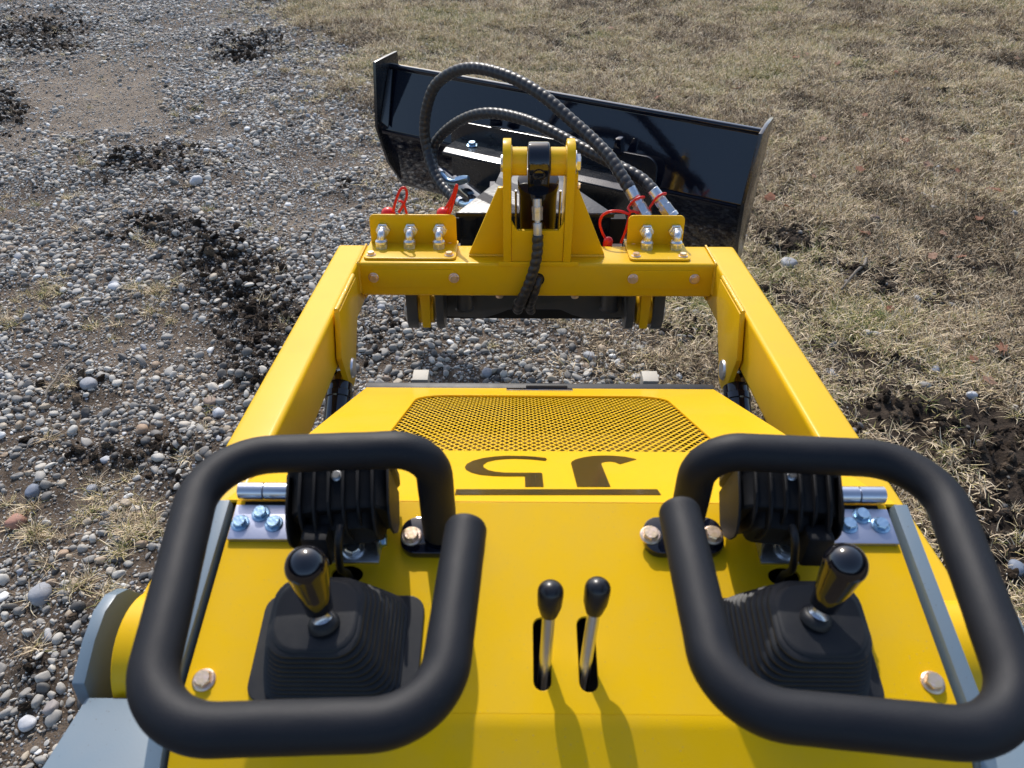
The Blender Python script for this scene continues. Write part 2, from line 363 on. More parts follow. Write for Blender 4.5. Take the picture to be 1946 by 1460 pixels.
# ---- scattered stuff: points carry scale, turn and tone; geometry nodes put one template on each
def inst_mat(name, cols, rough=.7, spec=.4, blade=False, bump=None):
    m = bpy.data.materials.new(name); m.use_nodes = True; n = m.node_tree.nodes; l = m.node_tree.links; b = n['Principled BSDF']
    b.inputs['Roughness'].default_value = rough; b.inputs['Specular IOR Level'].default_value = spec
    a = n.new('ShaderNodeAttribute'); a.attribute_type = 'INSTANCER'; a.attribute_name = 'tone'
    r = n.new('ShaderNodeValToRGB'); r.color_ramp.interpolation = 'LINEAR'
    while len(r.color_ramp.elements) < len(cols): r.color_ramp.elements.new(.5)
    for e, (p, c) in zip(r.color_ramp.elements, cols): e.position = p; e.color = (*c, 1)
    src = a.outputs['Fac']
    if blade:
        q = n.new('ShaderNodeAttribute'); q.attribute_name = 'bt'
        ad = n.new('ShaderNodeMath'); ad.operation = 'ADD'; l.new(src, ad.inputs[0]); l.new(q.outputs['Fac'], ad.inputs[1]); src = ad.outputs[0]
    l.new(src, r.inputs[0]); out = r.outputs[0]
    if not blade:
        tc = n.new('ShaderNodeTexCoord'); nz = n.new('ShaderNodeTexNoise'); nz.inputs['Scale'].default_value = 2.2; nz.inputs['Detail'].default_value = 7
        nz.inputs['Roughness'].default_value = .7
        l.new(tc.outputs['Object'], nz.inputs['Vector'])
        mp = n.new('ShaderNodeMapRange'); mp.inputs[3].default_value = .66; mp.inputs[4].default_value = 1.3; l.new(nz.outputs[0], mp.inputs[0])
        mm = n.new('ShaderNodeVectorMath'); mm.operation = 'SCALE'; l.new(out, mm.inputs[0]); l.new(mp.outputs[0], mm.inputs['Scale']); out = mm.outputs[0]
        if bump:
            bp = n.new('ShaderNodeBump'); bp.inputs['Strength'].default_value = bump; bp.inputs['Distance'].default_value = .05
            l.new(nz.outputs[0], bp.inputs['Height']); l.new(bp.outputs[0], b.inputs['Normal'])
    l.new(out, b.inputs['Base Color']); return m
pebble_mat = inst_mat('river_pebble', [(0, (.080, .076, .072)), (.2, (.20, .188, .172)), (.45, (.39, .368, .330)), (.62, (.58, .55, .49)),
                                       (.76, (.44, .365, .27)), (.86, (.34, .245, .165)), (.93, (.28, .29, .32)), (1, (.76, .75, .72))], .62, .35)
clod_mat = inst_mat('dark_clod', [(0, (.028, .020, .014)), (.5, (.070, .050, .035)), (1, (.20, .150, .105))], .95, .15, bump=.6)
grass_mat = inst_mat('dead_grass', [(0, (.030, .021, .012)), (.2, (.145, .098, .054)), (.43, (.49, .372, .235)), (.62, (.94, .78, .55)),
                                    (.78, (.50, .41, .17)), (.92, (.25, .24, .07)), (1, (.13, .16, .045))], .75, .25, blade=True)
def template_coll(name, meshes, m):
    c = bpy.data.collections.new(name)
    for i, q in enumerate(meshes):
        q.materials.clear(); q.materials.append(m); o = bpy.data.objects.new('%s_%02d' % (name, i), q); c.objects.link(o)
    return c
def pebble_mesh(k, sub=2, rough=.1, squash=(1, .78, .5)):
    bm = bmesh.new(); bmesh.ops.create_icosphere(bm, subdivisions=sub, radius=1); off = Vector((k * 7.1, k * 3.3, k * 1.7))
    sx, sy, sz = squash[0], squash[1] * random.uniform(.85, 1.15), squash[2] * random.uniform(.75, 1.3)
    for v in bm.verts:
        p = v.co.copy(); d = 1 + noise.noise(p * .9 + off) * (.22 + rough) + noise.noise(p * 2.1 + off) * rough
        p = p * d; m_ = .82
        p = Vector([math.copysign(abs(c) ** m_, c) for c in p]); v.co = Vector((p.x * sx, p.y * sy, p.z * sz))
    for q in range(random.choice([0, 1, 2, 3, 4])):
        nv_ = Vector((random.gauss(0, 1), random.gauss(0, 1), random.gauss(0, .6))).normalized(); d_ = random.uniform(.42, .72)
        ext = max(v.co.dot(nv_) for v in bm.verts) * d_ / .72
        for v in bm.verts:
            e_ = v.co.dot(nv_) - ext
            if e_ > 0: v.co -= nv_ * e_ * .85
    me = bpy.data.meshes.new('pebble_form'); bm.to_mesh(me); bm.free(); me.polygons.foreach_set('use_smooth', [True] * len(me.polygons)); return me
def clod_mesh(k):
    bm = bmesh.new(); bmesh.ops.create_icosphere(bm, subdivisions=3, radius=1); off = Vector((k * 5.1, k * 2.3, 9))
    for v in bm.verts:
        p = v.co.copy(); d = 1 + noise.noise(p * 1.2 + off) * .4 + noise.noise(p * 2.9 + off) * .25 + noise.noise(p * 7 + off) * .12
        v.co = Vector((p.x * d, p.y * d * .85, p.z * d * .6))
    me = bpy.data.meshes.new('clod_form'); bm.to_mesh(me); bm.free(); return me
def tuft_mesh(k, nb=30, spread=.034, L=(.018, .048), lie=1.0, wid=.00135):
    V = []; Fc = []; T = []
    for b in range(nb):
        a = random.uniform(0, 6.283); r = spread * math.sqrt(random.random()); x0, y0 = r * math.cos(a), r * math.sin(a)
        ln = random.uniform(*L); az = random.uniform(0, 6.283); el = random.uniform(.1, .9 if lie > .5 else 1.2); bend = random.uniform(-1.6, .3); turn = random.uniform(-1.1, 1.1)
        w_ = wid * random.uniform(.7, 1.4); tone = random.gauss(0, .24); x, y, z = x0, y0, 0.0 + random.uniform(0, .006)
        i0 = len(V); ns = 4
        for s in range(ns + 1):
            f = s / ns; ww = w_ * (1 - f * .85); dx, dy = -math.sin(az), math.cos(az)
            V += [(x - dx * ww, y - dy * ww, z), (x + dx * ww, y + dy * ww, z)]; T += [tone, tone]
            st = ln / ns; x += st * math.cos(el) * math.cos(az); y += st * math.cos(el) * math.sin(az); z = max(.001, z + st * math.sin(el))
            el += bend / ns; az += turn / ns
            if s < ns: j = i0 + 2 * s; Fc.append((j, j + 1, j + 3, j + 2))
    me = bpy.data.meshes.new('tuft_form'); me.from_pydata(V, [], Fc); a = me.attributes.new('bt', 'FLOAT', 'POINT'); a.data.foreach_set('value', np.array(T, np.float32))
    return me
pebC = template_coll('pebble_forms', [pebble_mesh(k, 2 if k % 3 else 3, .1 + .08 * (k % 4 == 0), (1, random.uniform(.6, .95), random.uniform(.4, .66))) for k in range(22)], pebble_mat)
clodC = template_coll('clod_forms', [clod_mesh(k) for k in range(8)], clod_mat)
tuftC = template_coll('tuft_forms', [tuft_mesh(k) for k in range(12)], grass_mat)
tallC = template_coll('tall_tuft_forms', [tuft_mesh(k, 34, .022, (.03, .07), 0, .0013) for k in range(8)], grass_mat)
def scatter(name, P, rot, scl, tone, coll, nvar, label, cat):
    me = bpy.data.meshes.new(name); n = len(P); me.vertices.add(n); me.vertices.foreach_set('co', P.astype(np.float32).ravel())
    for k, t, a in (('rot', 'FLOAT_VECTOR', rot), ('scl', 'FLOAT_VECTOR', scl), ('tone', 'FLOAT', tone)):
        q = me.attributes.new(k, t, 'POINT'); q.data.foreach_set('vector' if t == 'FLOAT_VECTOR' else 'value', a.astype(np.float32).ravel())
    q = me.attributes.new('idx', 'INT', 'POINT'); q.data.foreach_set('value', rng.integers(0, nvar, n).astype(np.int32))
    o = bpy.data.objects.new(name, me); COL.objects.link(o)
    ng = bpy.data.node_groups.new(name + '_nodes', 'GeometryNodeTree'); N = ng.nodes; L = ng.links
    ng.interface.new_socket('Geometry', in_out='INPUT', socket_type='NodeSocketGeometry'); ng.interface.new_socket('Geometry', in_out='OUTPUT', socket_type='NodeSocketGeometry')
    gi = N.new('NodeGroupInput'); go = N.new('NodeGroupOutput'); ip = N.new('GeometryNodeInstanceOnPoints'); ci = N.new('GeometryNodeCollectionInfo')
    ci.inputs['Collection'].default_value = coll; ci.inputs['Separate Children'].default_value = True; ci.inputs['Reset Children'].default_value = True
    def na(k, t): q = N.new('GeometryNodeInputNamedAttribute'); q.data_type = t; q.inputs[0].default_value = k; return q.outputs[0]
    er = N.new('FunctionNodeEulerToRotation'); L.new(na('rot', 'FLOAT_VECTOR'), er.inputs[0]); ip.inputs['Pick Instance'].default_value = True
    L.new(gi.outputs[0], ip.inputs['Points']); L.new(ci.outputs[0], ip.inputs['Instance']); L.new(na('idx', 'INT'), ip.inputs['Instance Index'])
    L.new(er.outputs[0], ip.inputs['Rotation']); L.new(na('scl', 'FLOAT_VECTOR'), ip.inputs['Scale']); L.new(ip.outputs[0], go.inputs[0])
    md = o.modifiers.new('scatter', 'NODES'); md.node_group = ng
    return tag(o, label, cat, kind='stuff')
def candidates(n):
    """random points over the part of the lot that the view (and a step aside) takes in"""
    y = rng.random(int(n * 2.4)) * 7.1 + .15; x = (rng.random(len(y)) * 2 - 1) * 4.9
    lim = .62 + .64 * (y + 1.2) * .98; k = np.abs(x) < lim
    # nothing beneath the body of the machine
    k &= ~((np.abs(x) < .34) & (y < .55)); return x[k][:n], y[k][:n]
OVER = .74
def dart(x, y, r, R):
    """drop candidates that would overlap a kept one (grid hash)"""
    cell = R * 2; keep = []; H = {}
    for i in range(len(x)):
        cx, cy = int(x[i] // cell), int(y[i] // cell); ok = True
        for a in (-1, 0, 1):
            for b in (-1, 0, 1):
                for j in H.get((cx + a, cy + b), ()):
                    if (x[i] - x[j]) ** 2 + (y[i] - y[j]) ** 2 < ((r[i] + r[j]) * OVER) ** 2: ok = False; break
                if not ok: break
            if not ok: break
        if ok: H.setdefault((cx, cy), []).append(i); keep.append(i)
    return np.array(keep)
def gravel(n, rlo, rhi, dens, name, label, lift=.35, bias=1.6, over=.72):
    x, y = candidates(n); g, cl, pa, tr, n1, n2, n3 = zones(x, y)
    d = dens(g, cl, pa, tr, n1, n2, n3); k = rng.random(len(x)) < d; x, y, cl = x[k], y[k], cl[k]
    r = rlo + (rhi - rlo) * rng.random(len(x)) ** bias; o = np.argsort(-r); x, y, r, cl = x[o], y[o], r[o], cl[o]
    kp = dart(x, y, r, rhi); x, y, r, cl = x[kp], y[kp], r[kp], cl[kp]
    P = np.stack([x, y, height(x, y) + r * lift * (.3 + rng.random(len(x)))], -1)
    rot = np.stack([rng.normal(0, .3, len(x)), rng.normal(0, .3, len(x)), rng.random(len(x)) * 6.283], -1)
    scl = np.stack([r, r, r], -1) * (rng.uniform(.75, 1.3, (len(x), 3)))
    tone = np.clip(rng.normal(.43, .22, len(x)) + (rng.random(len(x)) < .10) * rng.uniform(.2, .55, len(x)) - .30 * cl, 0, 1)
    scatter(name, P, rot, scl, tone, pebC, 22, label, 'gravel'); return len(x)
def d_gravel(g, cl, pa, tr, n1, n2, n3): return np.clip((1 - g * 1.0) * np.clip(1.1 - 1.0 * tr, 0, 1) * np.clip(.25 + 2.2 * (n3 - .2), 0, 1) * (1 - .45 * np.clip(cl, 0, 1)) * np.clip(1 - .95 * pa, 0, 1) * (.55 + .9 * n2), .012, 1) * np.clip(1.02 - g, 0, 1) ** .5
def d_big(g, cl, pa, tr, n1, n2, n3): return np.clip((1 - g * .97) * np.clip(1 - 1.15 * tr, 0, 1) * (1 - .35 * cl) * np.clip(1 - 1.05 * pa, 0, 1) * np.clip(.02 + 2.2 * (n2 - .25) + 1.2 * (n1 - .38) + .8 * (n3 - .4), 0, 1), .012 + .05 * (g > .5) * (g < .97), 1)
def d_grit(g, cl, pa, tr, n1, n2, n3): return np.clip((1 - g) * (1 - .4 * tr) * (1 - .5 * pa), .02, 1)
c1 = gravel(230000, .0058, .0165, d_big, 'gravel', 'coarse rounded grey river pebbles over the left of the lot', .3, 3.0)
c2 = gravel(300000, .0036, .0058, d_gravel, 'gravel', 'small grey pebbles filling between the coarse ones', .3, 1.4)
c3 = gravel(200000, .0020, .0036, d_grit, 'gravel', 'fine grey grit pressed into the soil between pebbles', .3, 1.2)
# clods of dark soil
x, y = candidates(150000); g, cl, pa, tr, n1, n2, n3 = zones(x, y)
k = rng.random(len(x)) < np.clip((cl - .12) * .9, 0.0, 1); x, y, cl = x[k], y[k], cl[k]; r = .003 + .016 * rng.random(len(x)) ** 3
scatter('soil_clods', np.stack([x, y, height(x, y) + r * .2], -1), rng.random((len(x), 3)) * 6.283, np.stack([r, r, r], -1) * rng.uniform(.7, 1.3, (len(x), 3)),
        rng.random(len(x)) ** 1.3, clodC, 8, 'dark crumbly soil clods turned up in damp patches', 'soil')
# dead lawn
x, y = candidates(95000); g, cl, pa, tr, n1, n2, n3 = zones(x, y)
k = rng.random(len(x)) < np.clip(g * 1.2 * np.clip(.35 + 2.6 * (n2 - .33) + 1.2 * (n1 - .45), .12, 1) * (1 - .97 * np.clip(cl * 1.1, 0, 1)), 0, 1); x, y, n1, n3, cl, n2 = x[k], y[k], n1[k], n3[k], cl[k], n2[k]
s = rng.uniform(.7, 1.3, len(x)) * (1 + .02 * y)
scatter('dry_grass', np.stack([x, y, height(x, y) - .001], -1), np.stack([rng.normal(0, .1, len(x)), rng.normal(0, .1, len(x)), rng.random(len(x)) * 6.283], -1),
        np.stack([s, s, s * 1.1], -1), np.clip(.50 + (fbm(x, y, 1.6, 3, 40) - .5) * .9 + (fbm(x, y, 7, 3, 50) - .5) * .6 + rng.normal(0, .09, len(x)) - .15 * cl, 0, .95), tuftC, 12,
        'matted straw coloured winter grass covering the right of the lot', 'grass')
x, y = candidates(80000); g, cl, pa, tr, n1, n2, n3 = zones(x, y)
k = rng.random(len(x)) < np.clip((pa - .22) * 1.1, 0, 1) * (.3 + .9 * n3) + .006 * (1 - g) + .03 * g; x, y = x[k], y[k]; s = rng.uniform(.5, 1.0, len(x))
scatter('grass_tufts', np.stack([x, y, height(x, y) - .001], -1), np.stack([rng.normal(0, .1, len(x)), rng.normal(0, .1, len(x)), rng.random(len(x)) * 6.283], -1),
        np.stack([s, s, s], -1), np.clip(.56 + rng.normal(0, .12, len(x)), 0, .95), tallC, 8,
        'straw and green grass tufts pushing up through the gravel', 'grass')

# ================================================================== THE LOADER
L = empty('compact_loader', (0, .6, 0), 'yellow compact stand-on loader seen from the operator station, arms lowered', 'loader')
sa, ca = math.sin(math.atan(.157)), math.cos(math.atan(.157))
PC = Vector((0, .44, 1.099)); NC = Vector((0, -sa, ca)); YC = Vector((0, ca, sa))          # console plane
ah = math.radians(31.3); NH = Vector((0, math.sin(ah), math.cos(ah))); YH = Vector((0, -math.cos(ah), math.sin(ah)))   # hood plane, Y up the slope
def con(px, py, h=0): return Vector(onP(px, py, PC + NC * h, NC))
def hoodp(px, py, h=0): return Vector(onP(px, py, PC + NH * h, NH))
def con2(px, py): p = con(px, py) - PC; return (p.x, p.dot(YC))
def hood2(px, py): p = hoodp(px, py) - PC; return (p.x, p.dot(YH))
def con3(x, y, h=0): return PC + Vector((x, 0, 0)) + YC * y + NC * h
AX = Vector((0, math.cos(math.atan(.1615)), -math.sin(math.atan(.1615)))); AN = Vector((0, math.sin(math.atan(.1615)), math.cos(math.atan(.1615))))
PA = Vector((0, .721, .896))
def arm(y, x, h=0): t = (y - PA.y) / AX.y; return PA + AX * t + Vector((x, 0, 0)) + AN * h
RC = Matrix((Vector((1, 0, 0)), YC, NC)).transposed(); RA = Matrix((Vector((1, 0, 0)), AX, AN)).transposed()

# ---- bolts (one mesh per kind, copied)
def bolt_mesh(name, m, hexr=.0075, fl=.0098, h=.0065, mark=True):
    bm = bmesh.new(); R = Matrix.Identity(3)
    lathe_bm(bm, [(0, fl), (.0012, fl), (.0022, fl * .86), (.0022, hexr, 6), (h - .0006, hexr, 6), (h + .0003, hexr * .90, 6), (h + .0006, hexr * .82), (h + .0006, hexr * .80)], (0, 0, 0), R, 24)
    bmesh.ops.recalc_face_normals(bm, faces=bm.faces)
    me = bpy.data.meshes.new(name); bm.to_mesh(me); bm.free(); me.materials.append(m)
    me.polygons.foreach_set('use_smooth', [True] * len(me.polygons)); me.set_sharp_from_angle(angle=math.radians(30)); return me
BY = bolt_mesh('bolt_yellow_zinc', M['yzinc']); BB = bolt_mesh('bolt_blue_zinc', M['bluezinc']); BZ = bolt_mesh('bolt_zinc', M['zinc'])
MARK = {}
def bolt(kind, pos, nrm, parent, scale=1.0, name='bolt', spin=None):
    me = {'y': BY, 'b': BB, 'z': BZ}[kind]; o = bpy.data.objects.new(name, me); COL.objects.link(o); o.parent = parent
    R = frame(nrm, (0, 1, 0)) @ Matrix.Rotation(random.uniform(0, 1) if spin is None else spin, 3, 'Z')
    o.matrix_local = Matrix.Translation(Vector(pos) - WLOC[parent]) @ R.to_4x4() @ Matrix.Scale(scale, 4); WLOC[o] = Vector(pos); return o

# ---- body under the hood
bm = bmesh.new()
box_bm(bm, (0, .50, .46), (.262, .455, .20), bev=.01); put('body', bm, M['dgrey'], L)
bm = bmesh.new(); box_bm(bm, (0, .60, .69), (.258, .33, .03)); put('hood_interior', bm, M['deep'], L)  # plain black box standing in for the dark space under the hood
for s in (-1, 1):                                        # crawler tracks below the arms
    prof = []
    for k in range(28):
        a = 2 * math.pi * k / 28; cx = .78 if math.cos(a) > 0 else .0
        prof.append((s * .30, cx + .17 * math.cos(a), .175 + .17 * math.sin(a)))
    bm = bmesh.new(); prism_bm(bm, prof, (s * .13, 0, 0), .01); tr = put('track', bm, M['rubber'], L)
    for k in range(34):
        f = k / 34 * 2.628; q = f
        if f < .78: p = (f, .35, 0)
        elif f < 1.314: a = (f - .78) / .17; p = (.78 + .17 * math.sin(a), .175 + .175 * math.cos(a), -a)
        elif f < 2.094: p = (.78 - (f - 1.314), .0, math.pi)
        else: a = (f - 2.094) / .17; p = (-.17 * math.sin(a), .175 - .175 * math.cos(a), math.pi - a)
        bm = bmesh.new(); box_bm(bm, (s * .365, p[0], p[1]), (.062, .012, .008), Matrix.Rotation(p[2], 3, 'X'), .002)
        put('track_lug', bm, M['rubber'], tr)

# ---- hood: folded sheet with the grille opening, laid down the slope
HW = .288; HL = .622
def H2(x, s): return (x, -s)
gr_out = [(-.192, -.178), (.192, -.178)]
g_near = -.184; g_far = -.552
gro = fillet2([(-.192, g_near), (.192, g_near), (.192, g_far), (-.192, g_far)], [.004, .004, .045, .045], 8)
hood = plate2d('hood', [(-HW, -.0006), (HW, -.0006), (HW, -HL), (-HW, -HL)], [gro], .003, PC, (1, 0, 0), YH, M['yellow'], L, .0008, N=NH)
for s in (-1, 1):
    bm = bmesh.new()
    a = [PC + Vector((s * HW, 0, 0)) - YH * .004, PC + Vector((s * HW, 0, 0)) - YH * HL]
    prism_bm(bm, [a[0] - NH * .001, a[1] - NH * .001, a[1] - NH * .04, a[0] - NH * .04], (-s * .003, 0, 0), .0008)
    put('hood_flange', bm, M['yellow'], hood)
bm = bmesh.new(); a = PC - YH * HL
prism_bm(bm, [a + Vector((-HW, .0, -.001)), a + Vector((HW, 0, -.001)), a + Vector((HW, 0, -.035)), a + Vector((-HW, 0, -.035))], (0, -.003, 0), .0006)
put('hood_front_lip', bm, M['yellow'], hood)
# expanded metal in the opening, a cell = diamond with a slanted hole
px_, py_ = .0104, .0175; V = []; Fc = []
cols = int(.40 / px_) + 2; rows = int(.40 / (py_ / 2)) + 2
for r in range(rows):
    for c in range(cols):
        x0 = -.20 + (c + (r % 2) * .5) * px_; y0 = g_near + .008 - r * py_ / 2
        if abs(x0) > .199 or y0 < g_far - .006 or y0 > g_near + .007: continue
        if y0 < g_far + .045 and abs(x0) > .147:
            if math.hypot(abs(x0) - .147, y0 - (g_far + .045)) > .052: continue
        i = len(V); hx, hy = px_ / 2, py_ / 2; ix, iy = hx * .68, hy * .34
        for (u, v, h) in ((-hx, 0, 0), (0, -hy, 0), (hx, 0, 0), (0, hy, 0), (-ix, 0, -.0002), (0, -iy, .0008), (ix, 0, -.0002), (0, iy, -.0010)):
            V.append(PC + Vector((x0 + u, 0, 0)) + YH * (y0 + v) + NH * (h - .0034))
        for k in range(4): Fc.append((i + k, i + (k + 1) % 4, i + 4 + (k + 1) % 4, i + 4 + k))
me = bpy.data.meshes.new('grille_mesh'); me.from_pydata(V, [], Fc)
gm = place('grille_mesh', me, M['yellow'], hood, None); gm['kind'] = 'stuff'
# sheet below the grille, its ochre standing in for the shaded yellow interior
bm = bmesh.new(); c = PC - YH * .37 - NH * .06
box_bm(bm, c, (.2, .19, .002), Matrix((Vector((1, 0, 0)), YH, NH)).transposed()); put('grille_backing', bm, mat('shaded_duct_ochre', (.30, .17, .012), .7), hood)
# lettering applied upside down to the operator, and the bar above it
def Z1(x, y): return hood2(850 + x / 4.4227, 840 + y / 4.4227)
glyph1 = [(838, 150), (826, 138), (740, 128), (640, 122), (500, 120), (400, 126), (300, 140), (215, 162), (165, 188), (147, 215), (158, 238), (205, 262), (280, 280),
          (380, 289), (500, 292), (652, 292), (654, 381), (810, 381), (798, 270), (785, 263), (600, 263), (480, 262), (400, 254), (340, 240), (305, 218), (302, 196), (335, 172), (400, 155), (480, 147),
          (560, 144), (680, 148), (760, 155), (825, 162)]
glyph2 = [(1092, 381), (1372, 381), (1294, 190), (1298, 178), (1330, 169), (1370, 167), (1410, 173), (1452, 190), (1590, 149), (1560, 142), (1490, 128), (1400, 120), (1320, 118), (1230, 121),
          (1150, 132), (1080, 150), (1045, 170), (1040, 185)]
barg = [(74, 402), (1765, 402), (1797, 449), (64, 449)]
OD = PC + NH * .0006
for nm, gl in (('letter', glyph1), ('letter', glyph2), ('stripe', barg)):
    plate2d(nm, [Z1(*p) for p in gl], [], .0005, OD, (1, 0, 0), YH, M['decal'], hood, .0, None, N=NH)
# front edge: black seal, latch, bumpers
fe = PC - YH * HL
bm = bmesh.new(); box_bm(bm, fe + Vector((0, .008, -.012)), (.291, .0085, .010), bev=.003); put('front_seal', bm, M['rubber'], L)
bm = bmesh.new(); box_bm(bm, fe + Vector((0, .008, -.12)), (.285, .010, .095), bev=.003); put('front_panel', bm, M['dgrey'], L)
for (x0, x1) in ((785, 818), (1215, 1253)):
    a = onY(x0, 728, 1.005); b = onY(x1, 728, 1.005)
    xc = (a[0] + b[0]) / 2 + (.003 if x0 > 1000 else -.003)
    bm = bmesh.new(); box_bm(bm, (xc, 1.020, .748), (.0135, .014, .016), bev=.0015); put('bumper_block', bm, M['beige'], L)
bm = bmesh.new(); Rh = Matrix((Vector((1, 0, 0)), YH, NH)).transposed()
lc = hoodp(1025, 741)
box_bm(bm, lc + NH * .001, (.054, .0125, .0016), Rh, .0008); la = put('hood_latch', bm, M['chrome'], hood)
bm = bmesh.new(); box_bm(bm, lc + NH * .004 + YH * -.003 + Vector((.012, 0, 0)), (.034, .0045, .0022), Rh, .001); put('latch_lever', bm, M['satin'], la)

# ---- control console with its slots and cable holes
def stad(cx, y0, y1, r, n=8):
    o = []
    for k in range(n + 1): a = math.pi * k / n; o.append((cx + r * math.cos(a), y1 - r + r * math.sin(a)))
    for k in range(n + 1): a = math.pi + math.pi * k / n; o.append((cx + r * math.cos(a), y0 + r + r * math.sin(a)))
    return o
holes = []
for (a, b, c, d) in ((1012, 1174, 1048, 1313), (1097, 1172, 1135, 1316)):
    p = con2((a + c) / 2, b); q = con2((a + c) / 2, d); w0 = con2(a, (b + d) / 2)[0]; w1 = con2(c, (b + d) / 2)[0]
    holes.append(stad((p[0] + q[0]) / 2, q[1], p[1], abs(w1 - w0) / 2 * .93))
for (x, y) in ((660, 1092), (1490, 1096)):
    c = con2(x, y); holes.append([(c[0] + .0125 * math.cos(t), c[1] + .0085 * math.sin(t)) for t in np.linspace(0, 6.283, 21)[:-1]])
yf = con2(990, 1357)[1]
cons = plate2d('control_console', [(-.2775, yf), (.2775, yf), (.2775, -.0006), (-.2775, -.0006)], holes, .003, PC, (1, 0, 0), YC, M['console'], L, .0006)
tilt = math.radians(29); e = PC + YC * yf                                 # lower panel, folded down towards the operator
dn = Vector((0, -math.cos(tilt), -math.sin(tilt))); nn = Vector((0, -math.sin(tilt), math.cos(tilt)))
fold = []
for k in range(7):
    a = math.atan(.157) + (tilt - math.atan(.157)) * k / 6; fold.append((math.sin(a), math.cos(a)))
prof = [e + YC * .001]; r = .030; cc = e - NC * r; 
pts = [cc + Vector((0, -sn * r, cs * r)) for sn, cs in fold]; pts.append(pts[-1] + dn * .35)
bm = bmesh.new(); pl = [p + Vector((-.2775, 0, 0)) for p in pts] + [p - nn * .003 + Vector((-.2775, 0, 0)) for p in reversed(pts)]
prism_bm(bm, pl, (.555, 0, 0)); put('operator_panel', bm, M['console'], cons, 60)
bm = bmesh.new(); box_bm(bm, PC - YC * .09 - NC * .10, (.272, .12, .06), RC); put('console_interior', bm, M['deep'], L)
# side plates standing proud of the console
for s in (-1, 1):
    pr = [con3(0, -.004, .006), con3(0, yf + .002, .006), con3(0, yf, .006) + dn * .38, (0, .12, .50), (0, .96, .50), (0, .96, .72), (0, .46, 1.03)]
    bm = bmesh.new(); prism_bm(bm, [Vector(p) + Vector((s * .2815, 0, 0)) for p in pr], (s * .0115, 0, 0), .001); put('side_plate', bm, M['grey'], L)
# console corner bolts
for (x, y) in ((388, 1293), (1772, 1298)): bolt('y', con(x, y), NC, cons, .86)

# ---- hinges
for s in (-1, 1):
    hp = empty('hinge', (0, 0, 0), None, None) if False else None
    x0, x1 = (.205, .2755)
    R3 = RC
    bm = bmesh.new(); cxm = s * (x0 + x1) / 2
    box_bm(bm, con3(cxm, -.024, .0022), ((x1 - x0) / 2, .0165, .0022), R3, .001); leaf = put('hinge', bm, M['hingepl'], cons)
    bc = con3(0, .0035, .0088)
    for (a, b) in ((.180, .214), (.2145, .2525), (.253, .2745)):
        bm = bmesh.new(); lathe_bm(bm, [(0, .0062), (.0006, .0072), (b - a - .0006, .0072), (b - a, .0062)], bc + Vector((s * a, 0, 0)), frame((s, 0, 0)), 24)
        put('hinge_knuckle', bm, M['steel'], leaf)
    bm = bmesh.new(); box_bm(bm, con3(cxm, -.0055, .0008), ((x1 - x0) / 2 - .006, .003, .0010), R3); put('hinge_gap', bm, M['deep'], leaf)
    bm = bmesh.new(); box_bm(bm, PC + Vector((s * .235, 0, 0)) - YH * .018 + NH * .0022, (.03, .013, .002), Rh, .001); put('hinge_leaf', bm, M['hingepl'], leaf)
    pts = ((457, 995), (496, 977), (521, 996)) if s < 0 else ((1637, 981), (1673, 999), (1612, 999))
    for (px, py) in pts: bolt('b', con(px, py, .0044), NC, leaf, .78)
# ---- working levers
for (kx, ky, bx, by) in ((1047, 1118, 1036, 1262), (1137, 1112, 1113, 1262)):
    b = con(bx, by); k = Vector(onZ(kx, ky, 1.1385)); ax = (k - b).normalized(); b0 = b - ax * .03; Ln = (k - b0).length; R = frame(ax)
    bm = bmesh.new(); lathe_bm(bm, [(0, .0046), (Ln - .012, .0046), (Ln - .012, .004), (Ln, .004)], b0, R, 20); lv = put('lever', bm, M['steel'], cons)
    pr = [(-.023, .0058), (-.021, .0066), (-.014, .0088), (-.006, .0094)] + [(.0094 * math.sin(t) * .9 - .003, .0094 * math.cos(t)) for t in np.linspace(.05, 1.5, 9)]
    bm = bmesh.new(); lathe_bm(bm, [(z, r) for z, r in pr], k, R, 28); put('lever_knob', bm, M['satin'], lv)
